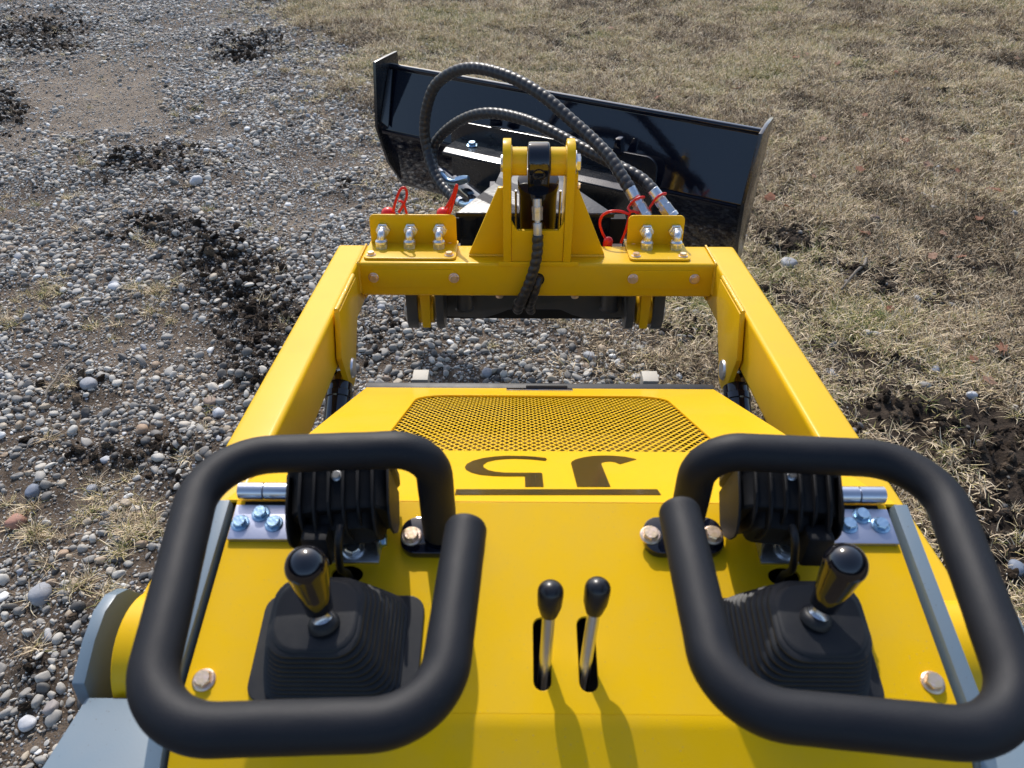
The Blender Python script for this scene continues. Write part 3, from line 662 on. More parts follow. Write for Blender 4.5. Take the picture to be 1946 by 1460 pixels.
# ---- joysticks with bellows boots
def rsq(hx, hy, r, z, cx, cy, n=6):
    return [con3(cx + p[0], cy + p[1], z) for p in rrect(0, 0, hx, hy, min(r, hx * .95, hy * .95), n)]
for s in (-1, 1):
    cx, cy = (-.1695, -.1292) if s < 0 else (.1655, -.1292)
    js = plate2d('joystick', rrect(cx, cy, .0615, .0412, .013), [], .003, PC + NC * .0032, (1, 0, 0), YC, M['rubber'], cons, .0008)
    # bellows
    top = Vector(onZ(600, 1168, 1.136)) if s < 0 else Vector(onZ(1560, 1176, 1.136))
    q = top - PC; tx, ty, tz = q.x, q.dot(YC), q.dot(NC)
    nr = 11; rows = []; bm = bmesh.new()
    prof = []
    for k in range(nr):
        f = k / nr; f2 = (k + .5) / nr; f3 = (k + .85) / nr
        prof += [(f, -.0012), (f + .25 / nr, .0020), (f2, .0023), (f2 + .22 / nr, .0010), (f3, -.0030)]
    prof += [(.985, 0), (1.0, -.0004), (1.006, -.0025)]
    for (f, b) in prof:
        e = f ** 1.15
        hx = .0475 * (1 - e) + .0292 * e + b; hy = .0390 * (1 - e) + .0265 * e + b; rr = .014 * (1 - f) + .0185 * f
        ring = rsq(hx, hy, rr, .002 + (tz - .002) * f, cx * (1 - f) + tx * f, cy * (1 - f) + ty * f)
        rows.append([bm.verts.new(p) for p in ring])
    n = len(rows[0])
    for i in range(len(rows) - 1):
        for k in range(n): bm.faces.new((rows[i][k], rows[i][(k + 1) % n], rows[i + 1][(k + 1) % n], rows[i + 1][k]))
    bm.faces.new(rows[-1]); put('bellows_boot', bm, M['rubber'], js, 50)
    base = Vector(onZ(614, 1180, 1.138)) if s < 0 else Vector(onZ(1553, 1172, 1.138))
    kn = Vector(onZ(583, 1078, 1.180)) if s < 0 else Vector(onZ(1606, 1074, 1.180))
    ax = (kn - base).normalized(); R = frame(ax); Ln = (kn - base).length
    bm = bmesh.new(); lathe_bm(bm, [(-.003, .0085), (.000, .0088), (.002, .0075), (.004, .0060), (.006, .0058), (.014, .0056)], base, R, 24); put('collar', bm, M['steel'], js)
    bm = bmesh.new(); lathe_bm(bm, [(-.004, .011), (-.001, .0108), (.0015, .0095), (.0025, .0072)], base, R, 24); put('boot_collar', bm, M['rubber'], js)
    pr = [(.009, .0082), (.010, .0094), (.022, .0106), (Ln - .012, .0126), (Ln - .004, .0139)] + [(Ln + .0146 * math.sin(t), .0146 * math.cos(t)) for t in np.linspace(-.1, 1.52, 14)]
    bm = bmesh.new(); lathe_bm(bm, pr, base, R, 36); put('joystick_knob', bm, M['knob'], js, 70)
# ---- hand rings of foam covered tube
def ring_path(px, foot, z=1.2, r=(.045, .05, .045, .04, .02), zf=None):
    P = [Vector(onZ(a, b, z)) for (a, b) in px]
    return P, foot
for s in (-1, 1):
    if s < 0:
        pts = [(886, 1000), (833, 1374), (262, 1392), (392, 868), (818, 869)]; fc = con(838, 1026)
        bpos = [(782, 1020), (896, 1012)]
    else:
        pts = [(1290, 968), (1375, 1350), (1968, 1408), (1772, 876), (1335, 878)]; fc = con(1296, 1026)
        bpos = [(1236, 1018), (1354, 1018)]
    P = [Vector(onZ(a, b, 1.2)) for a, b in pts]
    legtop = Vector((fc.x, fc.y + .004, 1.2)); P[4] = P[4] * .35 + legtop * .65; P[4].z = 1.2
    P.append(fc + NC * .004)
    path = fillet3(P, [.040, .045, .045, .030], 14); path = resample(path, .0025)
    fpl = [con3(fc.x + p[0], (fc - PC).dot(YC) + p[1], 0) for p in rrect(0, 0, .0325, .0170, .0130)]
    bm = bmesh.new(); prism_bm(bm, fpl, NC * .008, .0012); mp = put('hand_ring', bm, M['gloss'], cons)
    r0 = .01395
    S = [0]
    for a, b in zip(path[:-1], path[1:]): S.append(S[-1] + (b - a).length)
    def rf(sv, a): 
        e = min(sv / .0025, 1.0); w_ = noise.noise(Vector((sv * 60, math.cos(a) * 2, math.sin(a) * 2))) * .00018
        return r0 * (.93 + .07 * math.sqrt(max(0, 1 - (1 - e) ** 2))) + w_
    bm = bmesh.new(); tube_bm(bm, path[:-3], r0, 28, rf); put('foam_grip', bm, M['foam'], mp, 60)
    bm = bmesh.new(); tube_bm(bm, path[-6:], .0095, 20); put('tube', bm, M['gloss'], mp)
    e0 = path[0]; ed = (path[0] - path[1]).normalized()
    bm = bmesh.new(); lathe_bm(bm, [(-.002, .0088), (.0012, .0088), (.0014, .008)], e0, frame(ed), 20); put('end_plug', bm, M['plastic'], mp)
    for (a, b) in bpos: bolt('y', con(a, b, .008), NC, mp, .88)
# ---- work lights
for s in (-1, 1):
    ax = Vector((0, -1, -.42)).normalized()                          # from lens to back
    yawr = Matrix.Rotation(math.radians(-6 * s), 3, 'Z'); ax = yawr @ ax
    upv = Vector((0, -.387, .922)); PT = Vector(onY(640, 974, .378)) if s < 0 else Vector(onY(1506, 974, .378)); ctr = PT - upv * .0315 - ax * .006
    R = frame(ax); xr = R @ Vector((1, 0, 0)); xr = Vector((1, 0, 0)); xr = (xr - ax * xr.dot(ax)).normalized(); up = ax.cross(xr); R = Matrix((xr, up, ax)).transposed()
    # body lofted from rounded rectangles: rim, drum, step, small drum
    secs = [(-.038, .0385, .0320, .018), (-.038, .0415, .0350, .02), (-.031, .0420, .0360, .02), (-.029, .0405, .0345, .02), (-.027, .0385, .0335, .018), (.002, .0375, .0330, .018), (.004, .0360, .0320, .018),
            (.0045, .0270, .0235, .014), (.0135, .0260, .0215, .014), (.016, .0240, .0200, .012)]
    rows = [[bm_v for bm_v in rrect(0, 0, hx, hy, r, 6)] for (_, hx, hy, r) in secs]
    bm = bmesh.new(); vr = [[bm.verts.new(ctr + R @ Vector((p[0], p[1], secs[i][0]))) for p in row] for i, row in enumerate(rows)]
    nn_ = len(vr[0])
    for i in range(len(vr) - 1):
        for k in range(nn_): bm.faces.new((vr[i][k], vr[i][(k + 1) % nn_], vr[i + 1][(k + 1) % nn_], vr[i + 1][k]))
    bm.faces.new(vr[0][::-1]); bm.faces.new(vr[-1]); wl = put('work_light', bm, M['plastic'], cons, 35)
    bm = bmesh.new(); box_bm(bm, ctr - ax * .0390, (.038, .032, .0012), R, .001); put('lens', bm, M['zinc'], wl)
    for k in range(8):
        x = (k - 3.5) * .0109; e_ = abs(k - 3.5) / 3.5
        H1 = (.0385 - .003 * e_ ** 2) * (.86 if k in (0, 7) else 1); D1 = .0235 - .006 * (k % 2) - .004 * (1 - e_)
        pr = [(-.028, -H1), (.0, -H1), (D1 * .6, -H1 * .6), (D1 * .92, -H1 * .05), (D1, H1 * .40), (D1 * .92, H1 * .66), (D1 * .55, H1 * .90), (.0, H1 * 1.02), (-.028, H1)]
        pts = [ctr + R @ Vector((x - .0010, v, u)) for (u, v) in pr]
        bm = bmesh.new(); prism_bm(bm, pts, R @ Vector((.0020, 0, 0)), .0005, 1); put('fin', bm, M['plastic'], wl)
    bolt('z', ctr + upv * .0345 - ax * .022, upv, wl, .42)
    # zinc stirrup and its screw
    fb = con(664, 1048) if s < 0 else con(1500, 1050)
    bm = bmesh.new(); box_bm(bm, fb + NC * .0016, (.026, .0115, .0016), RC, .001)
    for q in (-1, 1): prism_bm(bm, [fb + Vector((q * .0245, -.007, .002)), fb + Vector((q * .0245, .010, .002)), fb + Vector((q * .0245, .012, .017)), fb + Vector((q * .0245, -.004, .017))], (q * .002, 0, 0), .0005)
    br = put('lamp_bracket', bm, M['zinc'], wl)
    bolt('z', fb + NC * .0032 + Vector((.004 * -s, 0, 0)), NC, br, .95)
    bolt('b', fb + Vector((.0266 , .002, .012)), (1, 0, 0), br, .7)
    nk = PT + Vector((-.016, -.010, -.026)) if s < 0 else PT + Vector((.020, -.010, -.026))
    bm = bmesh.new(); box_bm(bm, nk, (.010, .008, .016), bev=.003); put('lamp_neck', bm, M['plastic'], wl)
    hc = con(664, 1098) if s < 0 else con(1484, 1100)
    c0_ = PT + Vector((.004 if s < 0 else -.002, -.022, -.008))
    cpts = spline([c0_ + Vector((0, .012, .004)), c0_, (c0_ + hc) / 2 + Vector((-.002 * -s, -.006, -.001)), hc + Vector((0, -.001, .006)), hc - NC * .02], 8)
    bm = bmesh.new(); tube_bm(bm, cpts, .0030, 12); put('lamp_cable', bm, M['rubber'], wl)

# ---- lift arms
for s in (-1, 1):
    xo, xi = s * .4175, s * .3585
    t0, t1 = .44, 1.433
    cs = [arm(t0, xo, 0), arm(t1, xo, 0), arm(t1, xo, -.10), arm(t0, xo, -.10)]
    # tail of the arm rounds into the pivot boss
    tail = []
    pc = arm(.425, xo, -.052)
    for k in range(9): a = math.pi / 2 + math.pi * k / 8; tail.append(pc + AX * (.050 * math.cos(a) * 1.1) + AN * (.052 * math.sin(a)))
    bm = bmesh.new(); prism_bm(bm, [cs[1], cs[2]] + [arm(.43, xo, -.104)] + tail[::-1][0:9] , (xi - xo, 0, 0), .0085, 4)
    am = put('lift_arm', bm, M['yellow'], L, 50)
    bm = bmesh.new(); lathe_bm(bm, [(0, .058), (.002, .060), (.068, .060), (.070, .058)], pc + Vector((s * -.001, 0, 0)), frame((-s, 0, 0)), 40); put('pivot_boss', bm, M['yellow'], am)
    # gusset carrying the lift cylinder pin, two ears
    ear = [(1.2500, .8150), (1.098, .8400), (1.0600, .7660), (1.0640, .7400)]
    pcn = Vector((0, 1.117, .700)); arc = []
    for k in range(9):
        a = math.radians(195 + 150 * k / 8); arc.append((pcn.y + .038 * math.cos(a), pcn.z + .038 * math.sin(a)))
    poly = ear[:3] + arc + [(1.243, .770)]
    for j, (xa, th) in enumerate(((.3460, .010), (.381, .010))):
        pj = poly if j == 0 else [(1.200, .745), (1.100, .760), (1.0660, .742)] + arc + [(1.200, .700)]
        bm = bmesh.new(); prism_bm(bm, [(s * xa, y, z) for y, z in pj], (s * th, 0, 0), .0022, 2)
        put('pin_ear', bm, M['yellow'], am)
    bm = bmesh.new(); lathe_bm(bm, [(0, .010), (.002, .0175), (.005, .0195), (.006, .0195), (.05, .0125)], (s * .340, pcn.y, pcn.z), frame((s, 0, 0)), 24); put('pin', bm, M['zinc'], am)
    # weld along the ear
    wp = [Vector((s * .3520, 1.098 + (1.25 - 1.098) * f, .8405 + (.8155 - .8405) * f)) + Vector((0, 0, .002)) for f in np.linspace(0, 1, 40)]
    bm = bmesh.new(); tube_bm(bm, wp, .004, 10, lambda sv, a: .0038 + .0009 * abs(math.sin(sv * 520))); put('weld_bead', bm, M['weld'], am)
    # lift cylinder
    a0 = Vector((s * .3655, pcn.y, pcn.z)); a1 = Vector((s * .352, .45, .42)); d = (a1 - a0).normalized(); R = frame(d)
    bm = bmesh.new(); lathe_bm(bm, [(-.004, .011), (.05, .011), (.3, .0125)], a0, R, 20); cyl = put('lift_cylinder', bm, M['chrome'], L)
    bm = bmesh.new(); lathe_bm(bm, [(.034, .020), (.036, .023), (.052, .023), (.054, .0255), (.066, .0255), (.068, .0235), (.62, .0235)], a0, R, 28); put('barrel', bm, M['gloss'], cyl)
    bm = bmesh.new(); lathe_bm(bm, [(-.013, .0155), (.013, .0155)], a0, frame((1, 0, 0)), 20); put('rod_eye', bm, M['gloss'], cyl)
    pth = spline([a0 + d * .07 + Vector((-s * .026, 0, .006)), a0 + d * .2 + Vector((-s * .03, 0, .006)), a0 + d * .45 + Vector((-s * .03, 0, 0))], 8)
    bm = bmesh.new(); tube_bm(bm, pth, .0055, 12); put('cylinder_pipe', bm, M['zinc'], cyl)
    # pivot cheek and fender of the chassis, blue grey
    xs = s * .437
    cheek = [onX(262, 1126, -.437)[1:], onX(244, 1119, -.437)[1:], onX(222, 1130, -.437)[1:], onX(200, 1162, -.437)[1:], onX(180, 1218, -.437)[1:], onX(160, 1300, -.437)[1:]]
    y_, z_ = cheek[-1]
    cheek = [(y, z) for y, z in cheek] + [(y_ - .004, z_ - .02), (y_ - .004, .55), (.50, .55), (.50, .86)]
    bm = bmesh.new(); prism_bm(bm, [(xs, y, z) for y, z in cheek], (s * .012, 0, 0), .001); ck = put('pivot_cheek', bm, M['grey'], L)
    fz = cheek[5][1] - .012
    fy = onZ(165, 1326, fz)[1]; xof = abs(onZ(165, 1326, fz)[0])
    xo2 = abs(onZ(78, 1462, fz)[0]); yo2 = onZ(78, 1462, fz)[1]; kf = (xo2 - xof) / (fy - yo2)
    fo = [(.3045, fy), (xof, fy), (xof + kf * .32, fy - .32), (.3045, fy - .32)]
    bm = bmesh.new(); prism_bm(bm, [(s * a_, b_, fz) for a_, b_ in fo], (0, 0, -.008), .001)
    prism_bm(bm, [(s * fo[1][0], fo[1][1], fz - .0085), (s * fo[2][0], fo[2][1], fz - .0085), (s * fo[2][0], fo[2][1], fz - .2), (s * fo[1][0], fo[1][1], fz - .2)], (-s * .006, 0, 0), .001); put('fender', bm, M['grey'], L)
    bm = bmesh.new(); box_bm(bm, (s * .2985, fy - .15, fz - .10), (.0052, .20, .115), bev=.001); put('side_channel', bm, mat('blue_enamel', (.03, .09, .18), .4), L) if s < 0 else bm.free()
    bm = bmesh.new(); box_bm(bm, (s * .36, .38, .62), (.06, .12, .17)); put('pivot_housing', bm, M['deep'], L)
    bm = bmesh.new(); lathe_bm(bm, [(0, .006), (.02, .006)], (s * .418, .33, .885), frame((s, 0, 0)), 14); put('pivot_stud', bm, M['zinc'], ck)

# ---- cross member between the arms
cb = [arm(1.3325, 0, 0), arm(1.433, 0, 0), arm(1.433, 0, -.072), arm(1.3325, 0, -.072)]
bm = bmesh.new(); prism_bm(bm, [p + Vector((-.3590, 0, 0)) + AN * -.0006 for p in cb], (.718, 0, 0), .007, 3); xm = put('cross_member', bm, M['yellow'], L, 50)
rear = arm(1.3325, 0, 0)
def rf3(x, h, out=0): return rear + Vector((x, 0, 0)) + AN * h - AX * out      # on the rear face
for s in (-1, 1):
    wp = [rf3(s * .3585, 0, 0) + AX * (f * .1) + AN * .0005 for f in np.linspace(0, 1, 30)]
    bm = bmesh.new(); tube_bm(bm, wp, .003, 8, lambda sv, a: .0017 + .0011 * abs(math.sin(sv * 420))); put('weld_bead', bm, M['weld'], xm)
    wp = [rf3(s * .3585, -.065 * f, -.001) for f in np.linspace(0, 1, 22)]
    bm = bmesh.new(); tube_bm(bm, wp, .004, 8, lambda sv, a: .0032 + .0010 * abs(math.sin(sv * 400))); put('weld_bead', bm, M['weld'], xm)
    # flared web filling the corner under the joint
    bm = bmesh.new(); prism_bm(bm, [rf3(s * .3575, -.066, -.03), rf3(s * .338, -.0715, -.03), rf3(s * .348, -.082, -.03), rf3(s * .3575, -.096, -.03)], AX * .05, .002); put('corner_web', bm, M['yellow'], xm)
for (x0, x1, bb) in ((-.3375, -.160, (-.3290, -.1665)), (.186, .329, (.1945, .3185))):
    c = (x0 + x1) / 2; hx = (x1 - x0) / 2
    pl = [rf3(c + p[0], -.033 + p[1], 0) for p in rrect(0, 0, hx, .0195, .014)]
    bm = bmesh.new(); prism_bm(bm, pl, AX * -.0026, .0006); cp = put('cover_plate', bm, M['yellow'], xm)
    for b in bb: bolt('y', rf3(b, -.031, .0026), -AX, cp, 1.08)
for x in (-.075, .08): bolt('y', rf3(x, -.072, -.012), -AN, xm, 1.1)
# flat black disc standing in for the dark hole the hose leaves by
bm = bmesh.new(); gc = Vector(onP(1022, 531, rear, AX)); lathe_bm(bm, [(0, .0135), (.0012, .0135), (.0014, .010)], gc, frame(-AX), 24); put('hose_hole_disc', bm, M['deep'], xm)
# ---- hydraulic brackets
def elbow(base_v, base_h, parent):
    """bulkhead elbow: from the upright plate towards the operator, then down into the base plate"""
    bv = Vector(base_v); bh = Vector(base_h)
    bm = bmesh.new(); lathe_bm(bm, [(0, .0150, 6), (.0065, .0150, 6), (.0072, .0132), (.0074, .0128, 6), (.017, .0128, 6), (.0175, .0105), (.019, .0100)], bv, frame(-AX) @ Matrix.Rotation(.52, 3, 'Z'), 24)
    el = put('elbow_fitting', bm, M['zinc'], parent, 30)
    corner = bv - AX * ((bv - bh).dot(AX)); 
    pth = fillet3([bv - AX * .014, corner, bh + AN * .014], [.0115], 10)
    bm = bmesh.new(); tube_bm(bm, resample(pth, .0015), .0086, 20); put('elbow', bm, M['zinc'], el, 60)
    bm = bmesh.new(); lathe_bm(bm, [(0, .0128, 6), (.0085, .0128, 6), (.0090, .0115), (.0092, .0100), (.0098, .0128), (.0145, .0128), (.0175, .0105), (.018, .0090)], bh, frame(AN), 24); put('lock_nut', bm, M['zinc'], el, 30)
YV = 1.4305
for (x0, x1, fx) in ((-.3500, -.1635, (-.3195, -.2615, -.2005)), (.1880, .3110, (.2300, .2905))):
    c = (x0 + x1) / 2; hx = (x1 - x0) / 2
    base = [arm(1.3500 + .048 + p[1], c + p[0], .0005) for p in rrect(0, 0, hx, .052, .010)]
    bm = bmesh.new(); prism_bm(bm, base, AN * .0042, .0008); bk = put('hose_bracket', bm, M['yellow'], xm)
    vert = [arm(YV, c + p[0], .004 + .0310 + p[1]) for p in fillet2([(-hx + .003, -.0310), (hx - .003, -.0310), (hx - .003, .0310), (-hx + .003, .0310)], [0, 0, .010, .010])]
    bm = bmesh.new(); prism_bm(bm, vert, AX * .0042, .0008); put('upright_plate', bm, M['yellow'], bk)
    for x in fx: elbow(arm(YV, x, .0345), arm(1.4035, x - .001, .0047), bk)
    for xx in (x0 + .014, x1 - .014):
        bolt('y', arm(1.362, xx, .0047), AN, bk, 1.0); bolt('y', arm(1.438, xx + (.004 if xx < c else -.004), .0040), AN, bk, .9)
# ---- tilt tower
tw_c = (1.372, .994)
tp = [(1.331, .803), (1.3315, .992)]
for k in range(9):
    a = math.radians(178 - 170 * k / 8); tp.append((tw_c[0] + .0415 * math.cos(a), tw_c[1] + .0415 * math.sin(a)))
tp += [(1.428, .92), (1.445, .785), (1.335, .79)]
tower = None
for s in (-1, 1):
    xa = -.0665 if s < 0 else .0520
    bm = bmesh.new(); prism_bm(bm, [(xa, y, z) for y, z in tp], (.0155, 0, 0), .0016, 2); t = put('tower_plate', bm, M['yellow'], L, 40)
    tower = tower or t
    gx0 = -.0665 if s < 0 else .0675
    a = onY(946, 357.5, 1.372)[2]; bz = .792
    g3 = [(gx0, 1.372, bz), (gx0, 1.372, a + .001), (gx0 + s * .010, 1.372, a), (gx0 + s * .072, 1.372, bz)]
    bm = bmesh.new(); prism_bm(bm, g3, (0, .008, 0), .0012); put('tower_gusset', bm, M['yellow'], t)
    wp = [Vector((gx0 + s * .071 * f, 1.371, .7925)) for f in np.linspace(0, 1, 26)]
    bm = bmesh.new(); tube_bm(bm, wp, .003, 8, lambda sv, a: .0022 + .0009 * abs(math.sin(sv * 420))); put('weld_bead', bm, M['weld'], t)
bm = bmesh.new(); z0, z1 = .7935, .8690
pl = fillet2([(-.0505, z0), (.0515, z0), (.0515, z1 + .02), (.0475, z1 + .012), (.0405, z1), (-.0395, z1), (-.0465, z1 + .012), (-.0505, z1 + .02)], 0)
prism_bm(bm, [(x, 1.334, z) for x, z in pl], (0, .008, 0), .001); put('tower_web', bm, M['yellow'], tower)
bm = bmesh.new(); prism_bm(bm, [rf3(-.077, -.006, .0), rf3(.083, -.006, .0), rf3(.083, .004, .0), rf3(-.077, .004, 0)], AX * -.0035, .0012); put('tower_foot', bm, M['yellow'], tower)
bossr = .0262
for (a, b) in ((-.0515, -.0215), (.0225, .0525)):
    bm = bmesh.new(); lathe_bm(bm, [(0, bossr), (b - a, bossr)], (a, tw_c[0], tw_c[1]), frame((1, 0, 0)), 36); put('pin_boss', bm, M['yellow'], tower)
    bm = bmesh.new(); xx = a if a < 0 else b
    tube_bm(bm, [Vector((xx, tw_c[0] + (bossr + .001) * math.cos(t), tw_c[1] + (bossr + .001) * math.sin(t))) for t in np.linspace(0, 6.283, 50)], .002, 8, lambda sv, a: .002 + .0009 * abs(math.sin(sv * 400)))
    put('weld_bead', bm, M['weld'], tower)
bm = bmesh.new(); lathe_bm(bm, [(0, .014), (.0015, .016), (.0045, .016)], (-.0712, tw_c[0], tw_c[1] - .004), frame((1, 0, 0)), 24)
lathe_bm(bm, [(0, .0225), (.003, .0225), (.0035, .017, 6), (.010, .017, 6), (.0115, .013)], (.0678, tw_c[0], tw_c[1] - .002), frame((1, 0, 0)), 24); put('tower_pin', bm, M['zinc'], tower, 30)
bm = bmesh.new(); box_bm(bm, (.0715, 1.365, .955), (.0035, .009, .022), bev=.001); rt = put('pin_retainer', bm, M['yellow'], tower); bolt('y', (.075, 1.362, .950), (1, 0, 0), rt, .75)
# ---- tilt cylinder
ep = Vector((.0005, tw_c[0], tw_c[1])); lp = Vector((.004, 1.50, .60)); d = (lp - ep).normalized(); R = frame(d, (1, 0, 0))
bm = bmesh.new()
eye = [ep + d * (.030 * -1 * math.cos(t)) * 1.0 + R @ Vector((0, 0, 0)) for t in (0,)]
side = d.cross(Vector((1, 0, 0))).normalized()
op = []
for k in range(13): t = math.radians(-100 + 200 * k / 12); op.append(ep - d * (.036 * math.cos(t)) + side * (.036 * math.sin(t)))
op += [ep + d * .06 + side * .026, ep + d * .06 - side * .026]
prism_bm(bm, [p + Vector((-.0205, 0, 0)) for p in op], (.041, 0, 0), .005, 3); tc_ = put('tilt_cylinder', bm, M['gloss'], L, 60)
bm = bmesh.new(); lathe_bm(bm, [(0, .012), (.003, .012), (.005, .009)], ep - d * .0 + side * (.0345 if side.y < 0 else -.0345), frame(side if side.y < 0 else -side), 20); put('grease_boss', bm, M['gloss'], tc_)
bm = bmesh.new(); lathe_bm(bm, [(.046, .030), (.048, .040), (.062, .040), (.064, .0375), (.30, .0375)], ep, R, 40); put('barrel', bm, M['gloss'], tc_)
for q in (-1, 1):
    bm = bmesh.new(); tube_bm(bm, [ep + d * .07 + Vector((q * .0435, -.006, 0)), ep + d * .30 + Vector((q * .0435, -.006, 0))], .0022, 8); put('guard_rod', bm, M['zinc'], tc_)
# spiral wrapped hose tube
def spiral(path, r, pitch, amp):
    pts = resample(path, pitch / 7)
    def rr(sv, a):
        f = (sv / pitch - a / (2 * math.pi)) % 1; return r * (1 + amp * (math.sin(math.pi * f) ** .6) - amp * .5)
    return pts, rr
fp = [Vector(onY(1021, 392, 1.338)), Vector(onY(1022, 455, 1.318))]; fd = (fp[1] - fp[0]).normalized()
bm = bmesh.new(); lathe_bm(bm, [(-.014, .0085), (0, .0085), (.001, .0105, 6), (.010, .0105, 6), (.0105, .009), (.011, .0100, 6), (.026, .0100, 6), (.0265, .0055), (.031, .0055), (.0315, .0085), (.033, .0088), (.058, .0082), (.060, .0070)], fp[0], frame(fd, (1, 0, 0)), 24)
put('hose_fitting', bm, M['dull'], tc_, 30)
hp_ = spline([fp[0] + fd * .055, Vector(onY(1021, 480, 1.312)), Vector(onY(1015, 510, 1.306)), Vector(onY(1003, 545, 1.300)), Vector(onY(988, 576, 1.300)), Vector(onY(984, 588, 1.32)), Vector(onY(985, 575, 1.37))], 14)
pts, rr = spiral(hp_, .0100, .0155, .22); bm = bmesh.new(); tube_bm(bm, pts, .01, 16, rr); put('wrapped_hose', bm, M['hose'], tc_, 70)
hp_ = spline([Vector(onY(1023, 530, 1.345)), Vector(onY(1022, 533, 1.318)), Vector(onY(1014, 560, 1.308)), Vector(onY(1007, 580, 1.318)), Vector(onY(1009, 590, 1.34)), Vector(onY(1010, 580, 1.39))], 14)
pts, rr = spiral(hp_, .0090, .014, .2); bm = bmesh.new(); tube_bm(bm, pts, .01, 16, rr); put('wrapped_hose', bm, M['hose'], tc_, 70)
# ---- tool coupler hanging below the cross member
bm = bmesh.new()
cy0 = 1.44
cp_ = [(-.205, .66), (.205, .66), (.205, .592), (.12, .586), (.085, .598), (.058, .612), (-.055, .612), (-.08, .600), (-.115, .587), (-.205, .592)]
prism_bm(bm, [(x, cy0, z) for x, z in fillet2(cp_, [0, 0, .01, .01, .02, .02, .02, .02, .01, .01])], (0, .012, 0), .002); coup = put('tool_coupler', bm, M['dgrey'], L)
bm = bmesh.new(); box_bm(bm, (0, 1.56, .585), (.215, .10, .012)); box_bm(bm, (0, 1.64, .66), (.215, .012, .08)); put('coupler_underside', bm, M['deep'], coup)  # near-black boxes, the shade under the coupler put in as colour
for x in (-.155, .165):
    bm = bmesh.new(); lathe_bm(bm, [(0, .0215), (.003, .0185), (.08, .0185)], (x, 1.415, .632), frame((0, .1, 1)), 24); put('lock_pin', bm, M['dgrey'], coup)
for s in (-1, 1):
    for (a, b, mm) in ((.252, .276, 'dgrey'), (.196, .213, 'dgrey'), (.214, .252, 'yellow')):
        if mm == 'dgrey':
            o = [(1.40 + .042 * math.cos(math.radians(180 + 18 * k)), .640 + .042 * math.sin(math.radians(180 + 18 * k))) for k in range(11)] + [(1.44, .70), (1.365, .70)]
            bm = bmesh.new(); prism_bm(bm, [(s * a, y, z) for y, z in o], (s * (b - a), 0, 0), .002); put('coupler_ear', bm, M['dgrey'], coup)
        else:
            bm = bmesh.new(); lathe_bm(bm, [(0, .033), (.001, .035), (.033, .035), (.034, .033)], (s * .219, 1.40, .645), frame((s, 0, 0)), 32)
            prism_bm(bm, [(s * .222, 1.36, .74), (s * .246, 1.36, .74), (s * .244, 1.358, .618), (s * .226, 1.358, .618)], (0, .05, 0), .003); put('arm_lug', bm, M['yellow'], xm)
    bm = bmesh.new(); lathe_bm(bm, [(0, .027), (.004, .027), (.007, .018), (.009, .010)], (s * .277, 1.40, .642), frame((s, 0, 0)), 24); put('coupler_pin', bm, M['zinc'], coup)

# ---- red dust caps tethered to the brackets
capT = L
def cap(pos, r):
    bm = bmesh.new(); lathe_bm(bm, [(-.012, r)] + [(r * .9 * math.sin(t), r * math.cos(t)) for t in np.linspace(0, 1.5, 10)], pos, frame((.1, .25, 1)), 24); return put('dust_cap', bm, M['red'], L, 60)
def strap(pts, r, parent=None):
    bm = bmesh.new(); tube_bm(bm, spline(pts, 10), r, 10); return put('cap_strap', bm, M['red'], parent or L, 60)
q = lambda x, y, Y=1.462: Vector(onY(x, y, Y))
c = cap(q(738, 406, 1.470), .0150); strap([q(747, 402), q(752, 382), q(760, 362), q(768, 357), q(773, 366), q(770, 382), q(758, 404)], .0028, c); strap([q(757, 382, 1.467), q(764, 384, 1.467), q(770, 396, 1.467), q(774, 412, 1.467)], .0026, c)
c = cap(q(843, 406, 1.470), .0150); strap([q(850, 404), q(858, 380), q(866, 356), q(868, 352), q(868, 358), q(862, 382), q(856, 404)], .0028, c); strap([q(846, 396), q(856, 380), q(866, 358)], .0026, c)
c = cap(q(1156, 458, 1.452), .010); strap([q(1197, 408), q(1180, 402), q(1160, 402), q(1145, 410), q(1140, 425), q(1146, 445), q(1155, 460)], .0030, c)
strap([q(1196, 412, 1.455), q(1190, 435, 1.455), q(1180, 462, 1.455)], .0028, c); strap([q(1214, 405), q(1200, 402), q(1196, 412), q(1196, 440)], .0028, c)

# ================================================================== THE BLADE
TL = Vector(onZ(740, 120, .82)); TR = Vector(onZ(1458, 247, .82)); BE = (TR - TL).normalized(); BN = Vector((BE.y, -BE.x, 0)); BL = (TR - TL).length
BD = empty('angle_blade', (TL + BE * BL / 2) * 1.0, 'gloss black angled dozer blade with two looped hoses, carried on the loader arms', 'blade')
BD.location.z = .4; WLOC[BD] = Vector(BD.location)
def bp(t, n, z): return TL + BE * t + BN * n + Vector((0, 0, z))
mo = [(.0, 0), (.010, .004), (.014, -.004), (.012, -.012), (.030, -.055), (.055, -.105), (.082, -.158), (.092, -.178), (.088, -.196), (.070, -.245), (.045, -.31), (.018, -.375), (.0, -.41), (-.012, -.41), (.008, -.37),
      (.036, -.305), (.060, -.242), (.078, -.196), (.081, -.178), (.072, -.158), (.045, -.105), (.020, -.055), (0, -.010)]
mo = [(.0, .003), (.012, .003), (.016, -.002), (.016, -.011), (.011, -.013), (.092, -.176), (.092, -.182), (.010, -.395), (.0, -.41), (-.012, -.41), (-.004, -.39), (.081, -.18), (.0, -.012)]
bm = bmesh.new(); prism_bm(bm, [bp(.006, n, z) for n, z in mo], BE * (BL - .012), .0025, 2); put('moldboard', bm, M['gloss'], BD, 30)
ce = [(.004, -.36), (.016, -.36), (-.012, -.425), (-.024, -.425)]
bm = bmesh.new(); prism_bm(bm, [bp(.02, n - .012, z) for n, z in ce], BE * (BL - .04), .001); put('cutting_edge', bm, M['frameblk'], BD)
